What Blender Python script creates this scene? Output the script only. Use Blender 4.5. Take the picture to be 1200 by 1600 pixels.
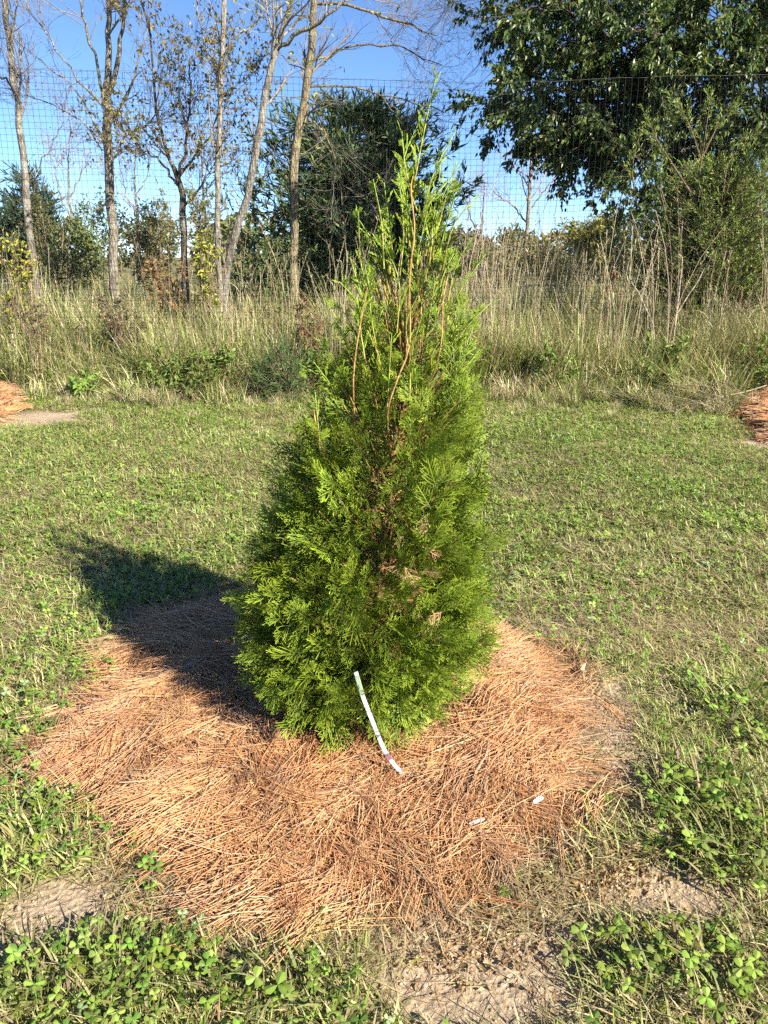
import bpy, math, random
import numpy as np

# ------------------------------------------------------------------ scene, camera, sky, sun, exposure
for o in list(bpy.data.objects):
    bpy.data.objects.remove(o)
SC = bpy.context.scene
COL = SC.collection
RNG = np.random.default_rng(11)
random.seed(5)

CAM_H, PITCH, F = 1.10, math.radians(18.4), 1202.0     # metres, radians, focal length in photo pixels
cam_d = bpy.data.cameras.new('camera')
cam_d.sensor_fit = 'VERTICAL'
cam_d.sensor_height = 36.0
cam_d.lens = 36.0 * F / 1600.0
cam_d.clip_start, cam_d.clip_end = 0.05, 2000.0
cam = bpy.data.objects.new('camera', cam_d)
COL.objects.link(cam)
cam.location = (0, 0, CAM_H)
cam.rotation_euler = (math.pi / 2 - PITCH, 0, 0)
SC.camera = cam

SUN_EL, SUN_AZ = math.radians(33.0), math.radians(133.0)   # azimuth clockwise from +Y
world = bpy.data.worlds.new('World')
SC.world = world
world.use_nodes = True
wn = world.node_tree
wn.nodes.clear()
sky = wn.nodes.new('ShaderNodeTexSky')
sky.sky_type = 'NISHITA'
sky.sun_disc = False
sky.sun_elevation = SUN_EL
sky.sun_rotation = SUN_AZ
sky.air_density = 0.62
sky.dust_density = 0.0
sky.ozone_density = 6.0
bg = wn.nodes.new('ShaderNodeBackground')
bg.inputs['Strength'].default_value = 0.085
wo = wn.nodes.new('ShaderNodeOutputWorld')
wn.links.new(sky.outputs[0], bg.inputs[0])
wn.links.new(bg.outputs[0], wo.inputs[0])

sun_d = bpy.data.lights.new('sun', 'SUN')
sun_d.energy = 5.0
sun_d.angle = math.radians(0.55)
sun_d.color = (1.0, 0.93, 0.80)
sun = bpy.data.objects.new('sun', sun_d)
COL.objects.link(sun)
sdir = np.array([math.sin(SUN_AZ) * math.cos(SUN_EL), math.cos(SUN_AZ) * math.cos(SUN_EL), math.sin(SUN_EL)])
from mathutils import Vector, Matrix
sun.rotation_euler = Vector(sdir).to_track_quat('Z', 'Y').to_euler()
sun.location = (6, -6, 8)

SC.view_settings.view_transform = 'Standard'
SC.view_settings.look = 'None'
SC.view_settings.exposure = 1.38
SC.view_settings.gamma = 1.0
SC.view_settings.use_curve_mapping = False
SC.cycles.max_bounces = 4
SC.cycles.diffuse_bounces = 2
SC.cycles.glossy_bounces = 2
SC.cycles.transmission_bounces = 3
SC.cycles.use_adaptive_sampling = True
SC.cycles.adaptive_threshold = 0.03
SC.cycles.adaptive_min_samples = 16
SC.cycles.use_denoising = False

# ------------------------------------------------------------------ helpers
CP, SP = math.cos(PITCH), math.sin(PITCH)


def ray(u, v):
    a, b = (np.asarray(u, float) - 600) / F, (800 - np.asarray(v, float)) / F
    return np.stack([a, CP + b * SP, -SP + b * CP], -1)


def at(u, v, D):
    """point at forward distance D (metres) that stands where the photo shows (u, v)"""
    d = ray(u, v)
    t = D / d[..., 1]
    return d * t[..., None] + np.array([0, 0, CAM_H])


def gp(u, v, z=0.0):
    d = ray(u, v)
    t = (z - CAM_H) / d[..., 2]
    return d * t[..., None] + np.array([0, 0, CAM_H])


def project(P):
    P = np.asarray(P, float) - np.array([0, 0, CAM_H])
    zc = P[..., 1] * CP - P[..., 2] * SP
    yc = P[..., 1] * SP + P[..., 2] * CP
    return 600 + F * P[..., 0] / zc, 800 - F * yc / zc, zc


def lin(r, g, b):
    c = np.array([r, g, b], float) / 255
    return np.where(c <= 0.04045, c / 12.92, ((c + 0.055) / 1.055) ** 2.4)


def hash2(ix, iy, seed):
    h = (ix.astype(np.int64) * 374761393 + iy.astype(np.int64) * 668265263 + seed * 974711) & 0x7fffffff
    h = ((h ^ (h >> 13)) * 1274126177) & 0x7fffffff
    return ((h ^ (h >> 16)) & 0xffff) / 65535.0


def noise2(x, y, s=1.0, seed=0):
    x, y = np.asarray(x, float) * s, np.asarray(y, float) * s
    ix, iy = np.floor(x), np.floor(y)
    fx, fy = x - ix, y - iy
    fx, fy = fx * fx * (3 - 2 * fx), fy * fy * (3 - 2 * fy)
    a, b = hash2(ix, iy, seed), hash2(ix + 1, iy, seed)
    c, d = hash2(ix, iy + 1, seed), hash2(ix + 1, iy + 1, seed)
    return (a + (b - a) * fx) * (1 - fy) + (c + (d - c) * fx) * fy


def fbm(x, y, s=1.0, seed=0, o=3):
    r, amp, tot = 0, 1.0, 0
    for i in range(o):
        r = r + amp * noise2(x, y, s * 2 ** i, seed + i * 17)
        tot += amp
        amp *= 0.5
    return r / tot


def poly_sd(x, y, poly):
    """signed distance to polygon, negative inside"""
    x, y = np.asarray(x, float), np.asarray(y, float)
    d = np.full(x.shape, 1e9)
    ins = np.zeros(x.shape, bool)
    n = len(poly)
    for i in range(n):
        ax, ay = poly[i]
        bx, by = poly[(i + 1) % n]
        ex, ey = bx - ax, by - ay
        t = np.clip(((x - ax) * ex + (y - ay) * ey) / (ex * ex + ey * ey + 1e-12), 0, 1)
        d = np.minimum(d, np.hypot(x - ax - t * ex, y - ay - t * ey))
        cond = (ay > y) != (by > y)
        ins ^= cond & (x < (bx - ax) * (y - ay) / (by - ay + 1e-12) + ax)
    return np.where(ins, -d, d)


def unit(v):
    v = np.asarray(v, float)
    return v / np.maximum(np.linalg.norm(v, axis=-1, keepdims=True), 1e-9)


class MB:
    """collects quads/tris with vertex colours; builds ONE mesh"""
    def __init__(self):
        self.v, self.c, self.f = [], [], []
        self.n = 0

    def add(self, v, f, c):
        v = np.asarray(v, np.float32).reshape(-1, 3)
        f = np.asarray(f, np.int64)
        c = np.asarray(c, np.float32)
        if c.ndim == 1:
            c = np.broadcast_to(c, (len(v), 3))
        self.v.append(v)
        self.c.append(c.reshape(-1, 3))
        self.f.append(f + self.n)
        self.n += len(v)
        return self

    def mesh(self, name, smooth=False):
        v = np.concatenate(self.v)
        c = np.concatenate(self.c)
        me = bpy.data.meshes.new(name)
        me.vertices.add(len(v))
        me.vertices.foreach_set('co', v.ravel())
        loops = np.concatenate([f.ravel() for f in self.f]).astype(np.int32)
        sizes = np.concatenate([np.full(len(f), f.shape[1]) for f in self.f]).astype(np.int32)
        starts = np.concatenate([[0], np.cumsum(sizes)[:-1]]).astype(np.int32)
        me.loops.add(len(loops))
        me.loops.foreach_set('vertex_index', loops)
        me.polygons.add(len(sizes))
        me.polygons.foreach_set('loop_start', starts)
        me.polygons.foreach_set('loop_total', sizes)
        me.polygons.foreach_set('use_smooth', np.full(len(sizes), smooth))
        me.update(calc_edges=True)
        at_ = me.color_attributes.new('Col', 'FLOAT_COLOR', 'POINT')
        at_.data.foreach_set('color', np.concatenate([c, np.ones((len(c), 1), np.float32)], 1).astype(np.float32).ravel())
        return me

    def build(self, name, mat, parent=None, smooth=False):
        me = self.mesh(name, smooth)
        me.materials.append(mat)
        o = bpy.data.objects.new(name, me)
        COL.objects.link(o)
        if parent is not None:
            o.parent = parent
            o.matrix_parent_inverse = parent_inv(parent)
        return o


def parent_inv(p):
    return (Matrix.Translation(p.location) @ p.rotation_euler.to_matrix().to_4x4()).inverted()


def tag(o, label=None, cat=None, group=None, kind=None):
    if label: o['label'] = label
    if cat: o['category'] = cat
    if group: o['group'] = group
    if kind: o['kind'] = kind
    return o


def empty(name, loc, label, cat, group=None):
    o = bpy.data.objects.new(name, None)
    o.empty_display_size = 0.1
    COL.objects.link(o)
    o.location = [float(q) for q in loc]
    return tag(o, label, cat, group)


def ribbons(mb, P, az, lean, bend, L, W, seg, c0, c1, fold=0.0, tip=0.06, wmax=0.35):
    """grass blades: curved tapering strips, vectorised"""
    n = len(P)
    az, lean, bend, L, W = [np.broadcast_to(np.asarray(q, float), (n,)) for q in (az, lean, bend, L, W)]
    t = np.linspace(0, 1, seg + 1)
    th = lean[:, None] + bend[:, None] * (t[:-1] + t[1:]) / 2
    h = np.concatenate([np.zeros((n, 1)), np.cumsum(np.sin(th), 1)], 1) * (L / seg)[:, None]
    z = np.concatenate([np.zeros((n, 1)), np.cumsum(np.cos(th), 1)], 1) * (L / seg)[:, None]
    ca, sa = np.cos(az)[:, None], np.sin(az)[:, None]
    C = np.stack([h * ca, h * sa, z], -1) + P[:, None, :]
    prof = np.where(t < wmax, 0.55 + 0.45 * t / wmax, np.maximum(tip, 1 - ((t - wmax) / (1 - wmax)) ** 1.6))
    wv = np.stack([-sa, ca, np.zeros_like(sa)], -1) * (W[:, None] * prof[None, :] / 2)[:, :, None]
    lift = np.zeros((n, seg + 1, 3))
    lift[..., 2] = fold * W[:, None] * prof
    V = np.stack([C - wv + lift, C + wv + lift * 0.3], 2)
    c0, c1 = np.broadcast_to(c0, (n, 3)), np.broadcast_to(c1, (n, 3))
    cc = c0[:, None, :] * (1 - t)[None, :, None] + c1[:, None, :] * t[None, :, None]
    cc = np.repeat(cc[:, :, None, :], 2, 2)
    base = (np.arange(n) * (seg + 1) * 2)[:, None] + (np.arange(seg) * 2)[None, :]
    Q = np.stack([base, base + 1, base + 3, base + 2], -1).reshape(-1, 4)
    mb.add(V, Q, cc)


def tubes(mb, pts, rad, sides, c0, c1=None, cap=True):
    """pts (n,k,3), rad (n,k)"""
    pts = np.asarray(pts, float)
    rad = np.asarray(rad, float)
    n, k, _ = pts.shape
    tan = np.empty_like(pts)
    tan[:, 1:-1] = pts[:, 2:] - pts[:, :-2]
    tan[:, 0] = pts[:, 1] - pts[:, 0]
    tan[:, -1] = pts[:, -1] - pts[:, -2]
    tan = unit(tan)
    mean = unit(pts[:, -1] - pts[:, 0])
    ref = np.where(np.abs(mean[:, 2:3]) > 0.8, np.array([[1.0, 0.13, 0]]), np.array([[0.1, 0.0, 1.0]]))
    A = unit(np.cross(tan, ref[:, None, :]))
    B = np.cross(tan, A)
    ph = np.arange(sides) * 2 * math.pi / sides
    V = pts[:, :, None, :] + rad[:, :, None, None] * (A[:, :, None, :] * np.cos(ph)[:, None] + B[:, :, None, :] * np.sin(ph)[:, None])
    if c1 is None:
        c1 = c0
    c0, c1 = np.broadcast_to(c0, (n, 3)), np.broadcast_to(c1, (n, 3))
    t = np.linspace(0, 1, k)
    cc = c0[:, None, :] * (1 - t)[None, :, None] + c1[:, None, :] * t[None, :, None]
    cc = np.repeat(cc[:, :, None, :], sides, 2)
    b = (np.arange(n) * k * sides)[:, None, None] + (np.arange(k - 1) * sides)[None, :, None]
    s0 = np.arange(sides)[None, None, :]
    s1 = (s0 + 1) % sides
    Q = np.stack([b + s0, b + s1, b + sides + s1, b + sides + s0], -1).reshape(-1, 4)
    mb.add(V, Q, cc)


def leaves(mb, P, d, nrm, L, W, c, curl=0.12):
    """folded, pointed leaves of four triangles"""
    n = len(P)
    L, W = np.broadcast_to(L, (n,))[:, None], np.broadcast_to(W, (n,))[:, None]
    d = unit(d)
    s = unit(np.cross(d, nrm))
    u = np.cross(s, d)
    base = P
    mid = P + d * L * 0.5 - u * L * curl
    tip = P + d * L - u * L * curl * 0.3 * 0
    tip = tip - u * L * curl
    l = P + d * L * 0.42 + s * W * 0.5 + u * W * 0.12
    r = P + d * L * 0.42 - s * W * 0.5 + u * W * 0.12
    V = np.stack([base, l, r, mid, tip], 1)
    b = (np.arange(n) * 5)[:, None]
    T = np.stack([np.stack([b[:, 0] + i for i in tri], -1) for tri in ((0, 3, 1), (0, 2, 3), (1, 3, 4), (3, 2, 4))], 1).reshape(-1, 3)
    c = np.broadcast_to(c, (n, 3))
    mb.add(V, T, np.repeat(c[:, None, :], 5, 1))


def rand_dirs(n, rng=RNG):
    return unit(rng.normal(size=(n, 3)))


def grow(pp, pr, m, t0, t1, L0, L1, ang, k, up=0.1, jit=0.15, rfac=0.55, rng=RNG, tip=0.25, plim=None):
    """m children per parent branch; returns pts (n*m,k,3), radii"""
    n, kp, _ = pp.shape
    idx = np.repeat(np.arange(n), m)
    N = len(idx)
    t = rng.uniform(t0, t1, N)
    f = t * (kp - 1)
    i0 = np.minimum(f.astype(int), kp - 2)
    w = (f - i0)[:, None]
    a, b = pp[idx, i0], pp[idx, i0 + 1]
    P = a * (1 - w) + b * w
    T = unit(b - a)
    R = (pr[idx, i0][:, None] * (1 - w) + pr[idx, i0 + 1][:, None] * w)[:, 0]
    pd = rand_dirs(N, rng)
    pd = unit(pd - T * np.sum(pd * T, -1, keepdims=True))
    an = np.radians(rng.normal(ang, ang * 0.22, N))[:, None]
    D = T * np.cos(an) + pd * np.sin(an)
    L = rng.uniform(L0, L1, N) * (1.15 - 0.6 * t)
    out = np.empty((N, k, 3))
    out[:, 0] = P
    for j in range(1, k):
        D = unit(D + rng.normal(0, jit, (N, 3)) + np.array([0, 0, up]))
        out[:, j] = out[:, j - 1] + D * (L / (k - 1))[:, None]
    r0 = np.minimum(R * rfac, L * 0.03)
    rad = r0[:, None] * np.linspace(1, tip, k)[None, :]
    return out, rad


def smooth_poly(pts, k):
    """Catmull-Rom resample of (m,3+) control rows to k rows"""
    pts = np.asarray(pts, float)
    m = len(pts)
    P = np.vstack([2 * pts[0] - pts[1], pts, 2 * pts[-1] - pts[-2]])
    s = np.linspace(0, m - 1, k)
    i = np.minimum(s.astype(int), m - 2)
    t = (s - i)[:, None]
    p0, p1, p2, p3 = P[i], P[i + 1], P[i + 2], P[i + 3]
    return 0.5 * (2 * p1 + (p2 - p0) * t + (2 * p0 - 5 * p1 + 4 * p2 - p3) * t * t + (3 * p1 - p0 - 3 * p2 + p3) * t ** 3)


def pix_path(rows, D, k=14, depth=0.0, ground=False, wob=0.006):
    """rows (u, v, width in photo pixels): a limb standing at forward distance D (+depth along it)"""
    rows = np.asarray(rows, float)
    Ds = D + depth * np.linspace(0, 1, len(rows))
    P = np.stack([at(r[0], r[1], d) for r, d in zip(rows, Ds)])
    R = rows[:, 2] / 2 / F * Ds * .54
    q = np.concatenate([P, R[:, None]], 1)
    if ground:
        g = q[0].copy()
        g[2] = -0.08
        g[3] *= 1.25
        q = np.vstack([g, q])
    s = smooth_poly(q, k)
    s[1:, :3] += RNG.normal(0, wob, (k - 1, 3))
    return s[None, :, :3], np.maximum(s[None, :, 3], 0.0015)


# ------------------------------------------------------------------ materials
def node_mat(name):
    m = bpy.data.materials.new(name)
    m.use_nodes = True
    nt = m.node_tree
    nt.nodes.clear()
    out = nt.nodes.new('ShaderNodeOutputMaterial')
    return m, nt, out


def leaf_mat(name, trans=0.3, rough=0.5, spec=0.35, vary=0.35, tint=(1.0, 1.0, 0.7), nscale=6.0):
    m, nt, out = node_mat(name)
    N, Lk = nt.nodes, nt.links
    a = N.new('ShaderNodeAttribute'); a.attribute_name = 'Col'
    oi = N.new('ShaderNodeObjectInfo')
    tc = N.new('ShaderNodeNewGeometry')
    nz = N.new('ShaderNodeTexNoise'); nz.inputs['Scale'].default_value = nscale; nz.inputs['Detail'].default_value = 3
    Lk.new(tc.outputs['Position'], nz.inputs['Vector'])
    add = N.new('ShaderNodeMath'); add.operation = 'ADD'
    Lk.new(oi.outputs['Random'], add.inputs[0]); Lk.new(nz.outputs['Fac'], add.inputs[1])
    mr = N.new('ShaderNodeMapRange')
    mr.inputs['From Min'].default_value = 0.3; mr.inputs['From Max'].default_value = 1.7
    mr.inputs['To Min'].default_value = 1 - vary; mr.inputs['To Max'].default_value = 1 + vary
    Lk.new(add.outputs[0], mr.inputs['Value'])
    hsv = N.new('ShaderNodeHueSaturation')
    Lk.new(mr.outputs[0], hsv.inputs['Value'])
    mh = N.new('ShaderNodeMapRange'); mh.inputs['To Min'].default_value = 0.488; mh.inputs['To Max'].default_value = 0.504
    Lk.new(oi.outputs['Random'], mh.inputs['Value']); Lk.new(mh.outputs[0], hsv.inputs['Hue'])
    Lk.new(a.outputs['Color'], hsv.inputs['Color'])
    p = N.new('ShaderNodeBsdfPrincipled')
    p.inputs['Roughness'].default_value = rough
    p.inputs['Specular IOR Level'].default_value = spec
    Lk.new(hsv.outputs[0], p.inputs['Base Color'])
    if trans > 0:
        tr = N.new('ShaderNodeBsdfTranslucent')
        mx = N.new('ShaderNodeMixRGB'); mx.blend_type = 'MULTIPLY'; mx.inputs[0].default_value = 1
        mx.inputs[2].default_value = (*tint, 1)
        Lk.new(hsv.outputs[0], mx.inputs[1]); Lk.new(mx.outputs[0], tr.inputs['Color'])
        ms = N.new('ShaderNodeMixShader'); ms.inputs[0].default_value = trans
        Lk.new(p.outputs[0], ms.inputs[1]); Lk.new(tr.outputs[0], ms.inputs[2])
        Lk.new(ms.outputs[0], out.inputs[0])
    else:
        Lk.new(p.outputs[0], out.inputs[0])
    return m


def bark_mat(name, scale=30.0, lichen=0.3, depth=0.6, lich_col=(0.42, 0.42, 0.36)):
    """vertex colour times fissured noise, with pale lichen blotches"""
    m, nt, out = node_mat(name)
    N, Lk = nt.nodes, nt.links
    a = N.new('ShaderNodeAttribute'); a.attribute_name = 'Col'
    g = N.new('ShaderNodeNewGeometry')
    mp = N.new('ShaderNodeMapping'); mp.inputs['Scale'].default_value = (1, 1, 0.28)
    Lk.new(g.outputs['Position'], mp.inputs['Vector'])
    nz = N.new('ShaderNodeTexNoise'); nz.inputs['Scale'].default_value = scale; nz.inputs['Detail'].default_value = 6; nz.inputs['Roughness'].default_value = 0.65
    Lk.new(mp.outputs[0], nz.inputs['Vector'])
    vo = N.new('ShaderNodeTexVoronoi'); vo.feature = 'DISTANCE_TO_EDGE'; vo.inputs['Scale'].default_value = scale * 1.3
    Lk.new(mp.outputs[0], vo.inputs['Vector'])
    r = N.new('ShaderNodeMapRange'); r.inputs['From Max'].default_value = 0.25; r.inputs['To Min'].default_value = 0.45
    Lk.new(vo.outputs['Distance'], r.inputs['Value'])
    r2 = N.new('ShaderNodeMapRange'); r2.inputs['From Min'].default_value = 0.3; r2.inputs['From Max'].default_value = 0.7
    r2.inputs['To Min'].default_value = 0.35; r2.inputs['To Max'].default_value = 1.5
    Lk.new(nz.outputs['Fac'], r2.inputs['Value'])
    mu = N.new('ShaderNodeMath'); mu.operation = 'MULTIPLY'
    Lk.new(r.outputs[0], mu.inputs[0]); Lk.new(r2.outputs[0], mu.inputs[1])
    hs = N.new('ShaderNodeHueSaturation')
    Lk.new(a.outputs['Color'], hs.inputs['Color']); Lk.new(mu.outputs[0], hs.inputs['Value'])
    n2 = N.new('ShaderNodeTexNoise'); n2.inputs['Scale'].default_value = 9; n2.inputs['Detail'].default_value = 5
    Lk.new(g.outputs['Position'], n2.inputs['Vector'])
    cr = N.new('ShaderNodeMapRange'); cr.inputs['From Min'].default_value = 0.52; cr.inputs['From Max'].default_value = 0.66
    cr.inputs['To Max'].default_value = lichen
    Lk.new(n2.outputs['Fac'], cr.inputs['Value'])
    mx = N.new('ShaderNodeMixRGB'); mx.inputs[2].default_value = (*lich_col, 1)
    Lk.new(cr.outputs[0], mx.inputs[0]); Lk.new(hs.outputs[0], mx.inputs[1])
    p = N.new('ShaderNodeBsdfPrincipled'); p.inputs['Roughness'].default_value = 0.9; p.inputs['Specular IOR Level'].default_value = 0.15
    Lk.new(mx.outputs[0], p.inputs['Base Color'])
    bp = N.new('ShaderNodeBump'); bp.inputs['Strength'].default_value = depth; bp.inputs['Distance'].default_value = 0.02
    Lk.new(mu.outputs[0], bp.inputs['Height']); Lk.new(bp.outputs[0], p.inputs['Normal'])
    Lk.new(p.outputs[0], out.inputs[0])
    return m


def plain_mat(name, rough=0.7, spec=0.3, vary=0.25, nscale=40, bump=0.0):
    """vertex colour with fine noise grain"""
    m, nt, out = node_mat(name)
    N, Lk = nt.nodes, nt.links
    a = N.new('ShaderNodeAttribute'); a.attribute_name = 'Col'
    g = N.new('ShaderNodeNewGeometry')
    nz = N.new('ShaderNodeTexNoise'); nz.inputs['Scale'].default_value = nscale; nz.inputs['Detail'].default_value = 4
    Lk.new(g.outputs['Position'], nz.inputs['Vector'])
    r = N.new('ShaderNodeMapRange'); r.inputs['From Min'].default_value = 0.3; r.inputs['From Max'].default_value = 0.7
    r.inputs['To Min'].default_value = 1 - vary; r.inputs['To Max'].default_value = 1 + vary
    Lk.new(nz.outputs['Fac'], r.inputs['Value'])
    hs = N.new('ShaderNodeHueSaturation')
    Lk.new(a.outputs['Color'], hs.inputs['Color']); Lk.new(r.outputs[0], hs.inputs['Value'])
    p = N.new('ShaderNodeBsdfPrincipled'); p.inputs['Roughness'].default_value = rough; p.inputs['Specular IOR Level'].default_value = spec
    Lk.new(hs.outputs[0], p.inputs['Base Color'])
    if bump:
        bp = N.new('ShaderNodeBump'); bp.inputs['Strength'].default_value = bump; bp.inputs['Distance'].default_value = 0.01
        Lk.new(nz.outputs['Fac'], bp.inputs['Height']); Lk.new(bp.outputs[0], p.inputs['Normal'])
    Lk.new(p.outputs[0], out.inputs[0])
    return m


M_GRASS = leaf_mat('lawn blades', trans=0.32, rough=0.5, spec=0.3, vary=0.3, nscale=1.7)
M_CLOVER = leaf_mat('clover leaves', trans=0.3, rough=0.5, spec=0.22, vary=0.25, nscale=3)
M_WEED = leaf_mat('tall weeds', trans=0.3, rough=0.6, spec=0.25, vary=0.35, nscale=1.2)
M_STRAW = leaf_mat('pine straw', trans=0.0, rough=0.42, spec=0.35, vary=0.22, nscale=9)
M_ARB = leaf_mat('arborvitae scales', trans=0.15, rough=0.5, spec=0.2, vary=0.28, nscale=9, tint=(1.0, 1.0, 0.45))
M_CEDAR = leaf_mat('cedar foliage', trans=0.12, rough=0.6, spec=0.25, vary=0.35, nscale=2.5)
M_LEAF = leaf_mat('glossy tree leaves', trans=0.22, rough=0.4, spec=0.42, vary=0.3, nscale=2)
M_DRYLEAF = leaf_mat('autumn leaves', trans=0.3, rough=0.6, spec=0.2, vary=0.3, nscale=3)
M_FAR = leaf_mat('far foliage', trans=0.25, rough=0.7, spec=0.15, vary=0.35, nscale=0.5)
M_BARK = bark_mat('grey bark', 34, 0.45)
M_BARK2 = bark_mat('lichen bark', 28, 0.55, lich_col=(0.36, 0.33, 0.17))
M_TWIG = plain_mat('twigs', 0.8, 0.2, 0.25, 30)
M_STEM = plain_mat('orange stems', 0.75, 0.15, 0.5, 90, 0.4)
M_PLASTIC = plain_mat('white plastic', 0.4, 0.5, 0.05, 50)
M_NET = plain_mat('black plastic net', 0.6, 0.1, 0.15, 20)
M_CLOD = plain_mat('soil clods', 0.95, 0.1, 0.25, 70, 0.6)

# ------------------------------------------------------------------ ground layout
STRAW_PX = [(80, 1216), (85, 1165), (130, 1100), (190, 1050), (190, 1010), (240, 965), (330, 945), (450, 930), (600, 930),
            (760, 995), (835, 1030), (880, 1070), (900, 1120), (905, 1190), (905, 1245), (880, 1290), (820, 1335),
            (740, 1375), (680, 1415), (560, 1418), (440, 1438), (385, 1428), (350, 1395), (265, 1345), (190, 1300), (165, 1246), (105, 1236)]
STRAW = [tuple(gp(u, v)[:2]) for u, v in STRAW_PX]
STRAW_L = [tuple(gp(u, v)[:2]) for u, v in [(-60, 590), (20, 596), (48, 618), (40, 640), (0, 665), (-60, 670)]]
STRAW_R = [tuple(gp(u, v)[:2]) for u, v in [(1260, 600), (1190, 615), (1155, 640), (1160, 668), (1200, 690), (1260, 700)]]
BARE_PX = [  # u, v, half-width px, half-height px, strength
    (95, 1425, 105, 48, 1.1), (20, 1500, 70, 30, .9), (775, 1525, 170, 100, 1.2), (690, 1470, 120, 50, 1.0), (1030, 1395, 125, 42, 1.1),
    (940, 1120, 60, 70, .9), (985, 1220, 55, 70, .85), (880, 1560, 60, 50, .8), (60, 657, 75, 16, 1.0), (1185, 690, 45, 18, 1.0),
    (300, 1435, 90, 45, .7), (70, 765, 30, 14, .8), (640, 1570, 60, 60, .5), (860, 985, 70, 30, .4), (250, 965, 80, 25, .6),
    (150, 1080, 60, 25, .4), (720, 655, 60, 10, .5), (400, 655, 60, 8, .5), (160, 1150, 40, 30, .2), (1050, 1100, 40, 30, .4)]
BARE = []
for u, v, a, b, s in BARE_PX:
    c = gp(u, v); r = gp(u + a, v); t = gp(u, v - b); bt = gp(u, v + b)
    BARE.append((c[0], c[1], r[0] - c[0], (t[1] - bt[1]) / 2, s))


def bare(x, y):
    m = np.zeros(np.shape(x))
    wob = (fbm(x, y, 9, 3) - 0.5) * 0.9
    for cx, cy, a, b, s in BARE:
        d = np.hypot((x - cx) / a, (y - cy) / b) + wob
        m = np.maximum(m, s * np.clip(1.6 - d * 1.2, 0, 1))
    return m


def gz(x, y):
    x, y = np.asarray(x, float), np.asarray(y, float)
    near = np.clip(1.2 - y / 14, 0, 1)
    z = (fbm(x, y, 0.9, 5) - 0.5) * 0.05 * near + (fbm(x, y, 7, 9) - 0.5) * 0.014 * near
    b = bare(x, y)
    z = z + b * (fbm(x, y, 11, 21, 2) - 0.5) * 0.014 * near - 0.006 * b
    return z


TREE_XY = (float(gp(580, 1120)[0]), 1.67)


def straw_h(x, y):
    """pine straw mound height above the soil"""
    sd = poly_sd(x, y, STRAW)
    e = np.clip(-sd / 0.22, 0, 1)
    h = 0.034 * e * (2 - e) + 0.05 * e * (fbm(x, y, 8, 31) - 0.42)
    d = np.hypot(x - TREE_XY[0], y - TREE_XY[1])
    h = h * (1 - 0.7 * np.exp(-(d / 0.14) ** 2))
    for P in (STRAW_L, STRAW_R):
        s = np.clip(-poly_sd(x, y, P) / 0.3, 0, 1)
        h = h + 0.09 * s * (2 - s)
    return np.maximum(h, 0)


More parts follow.
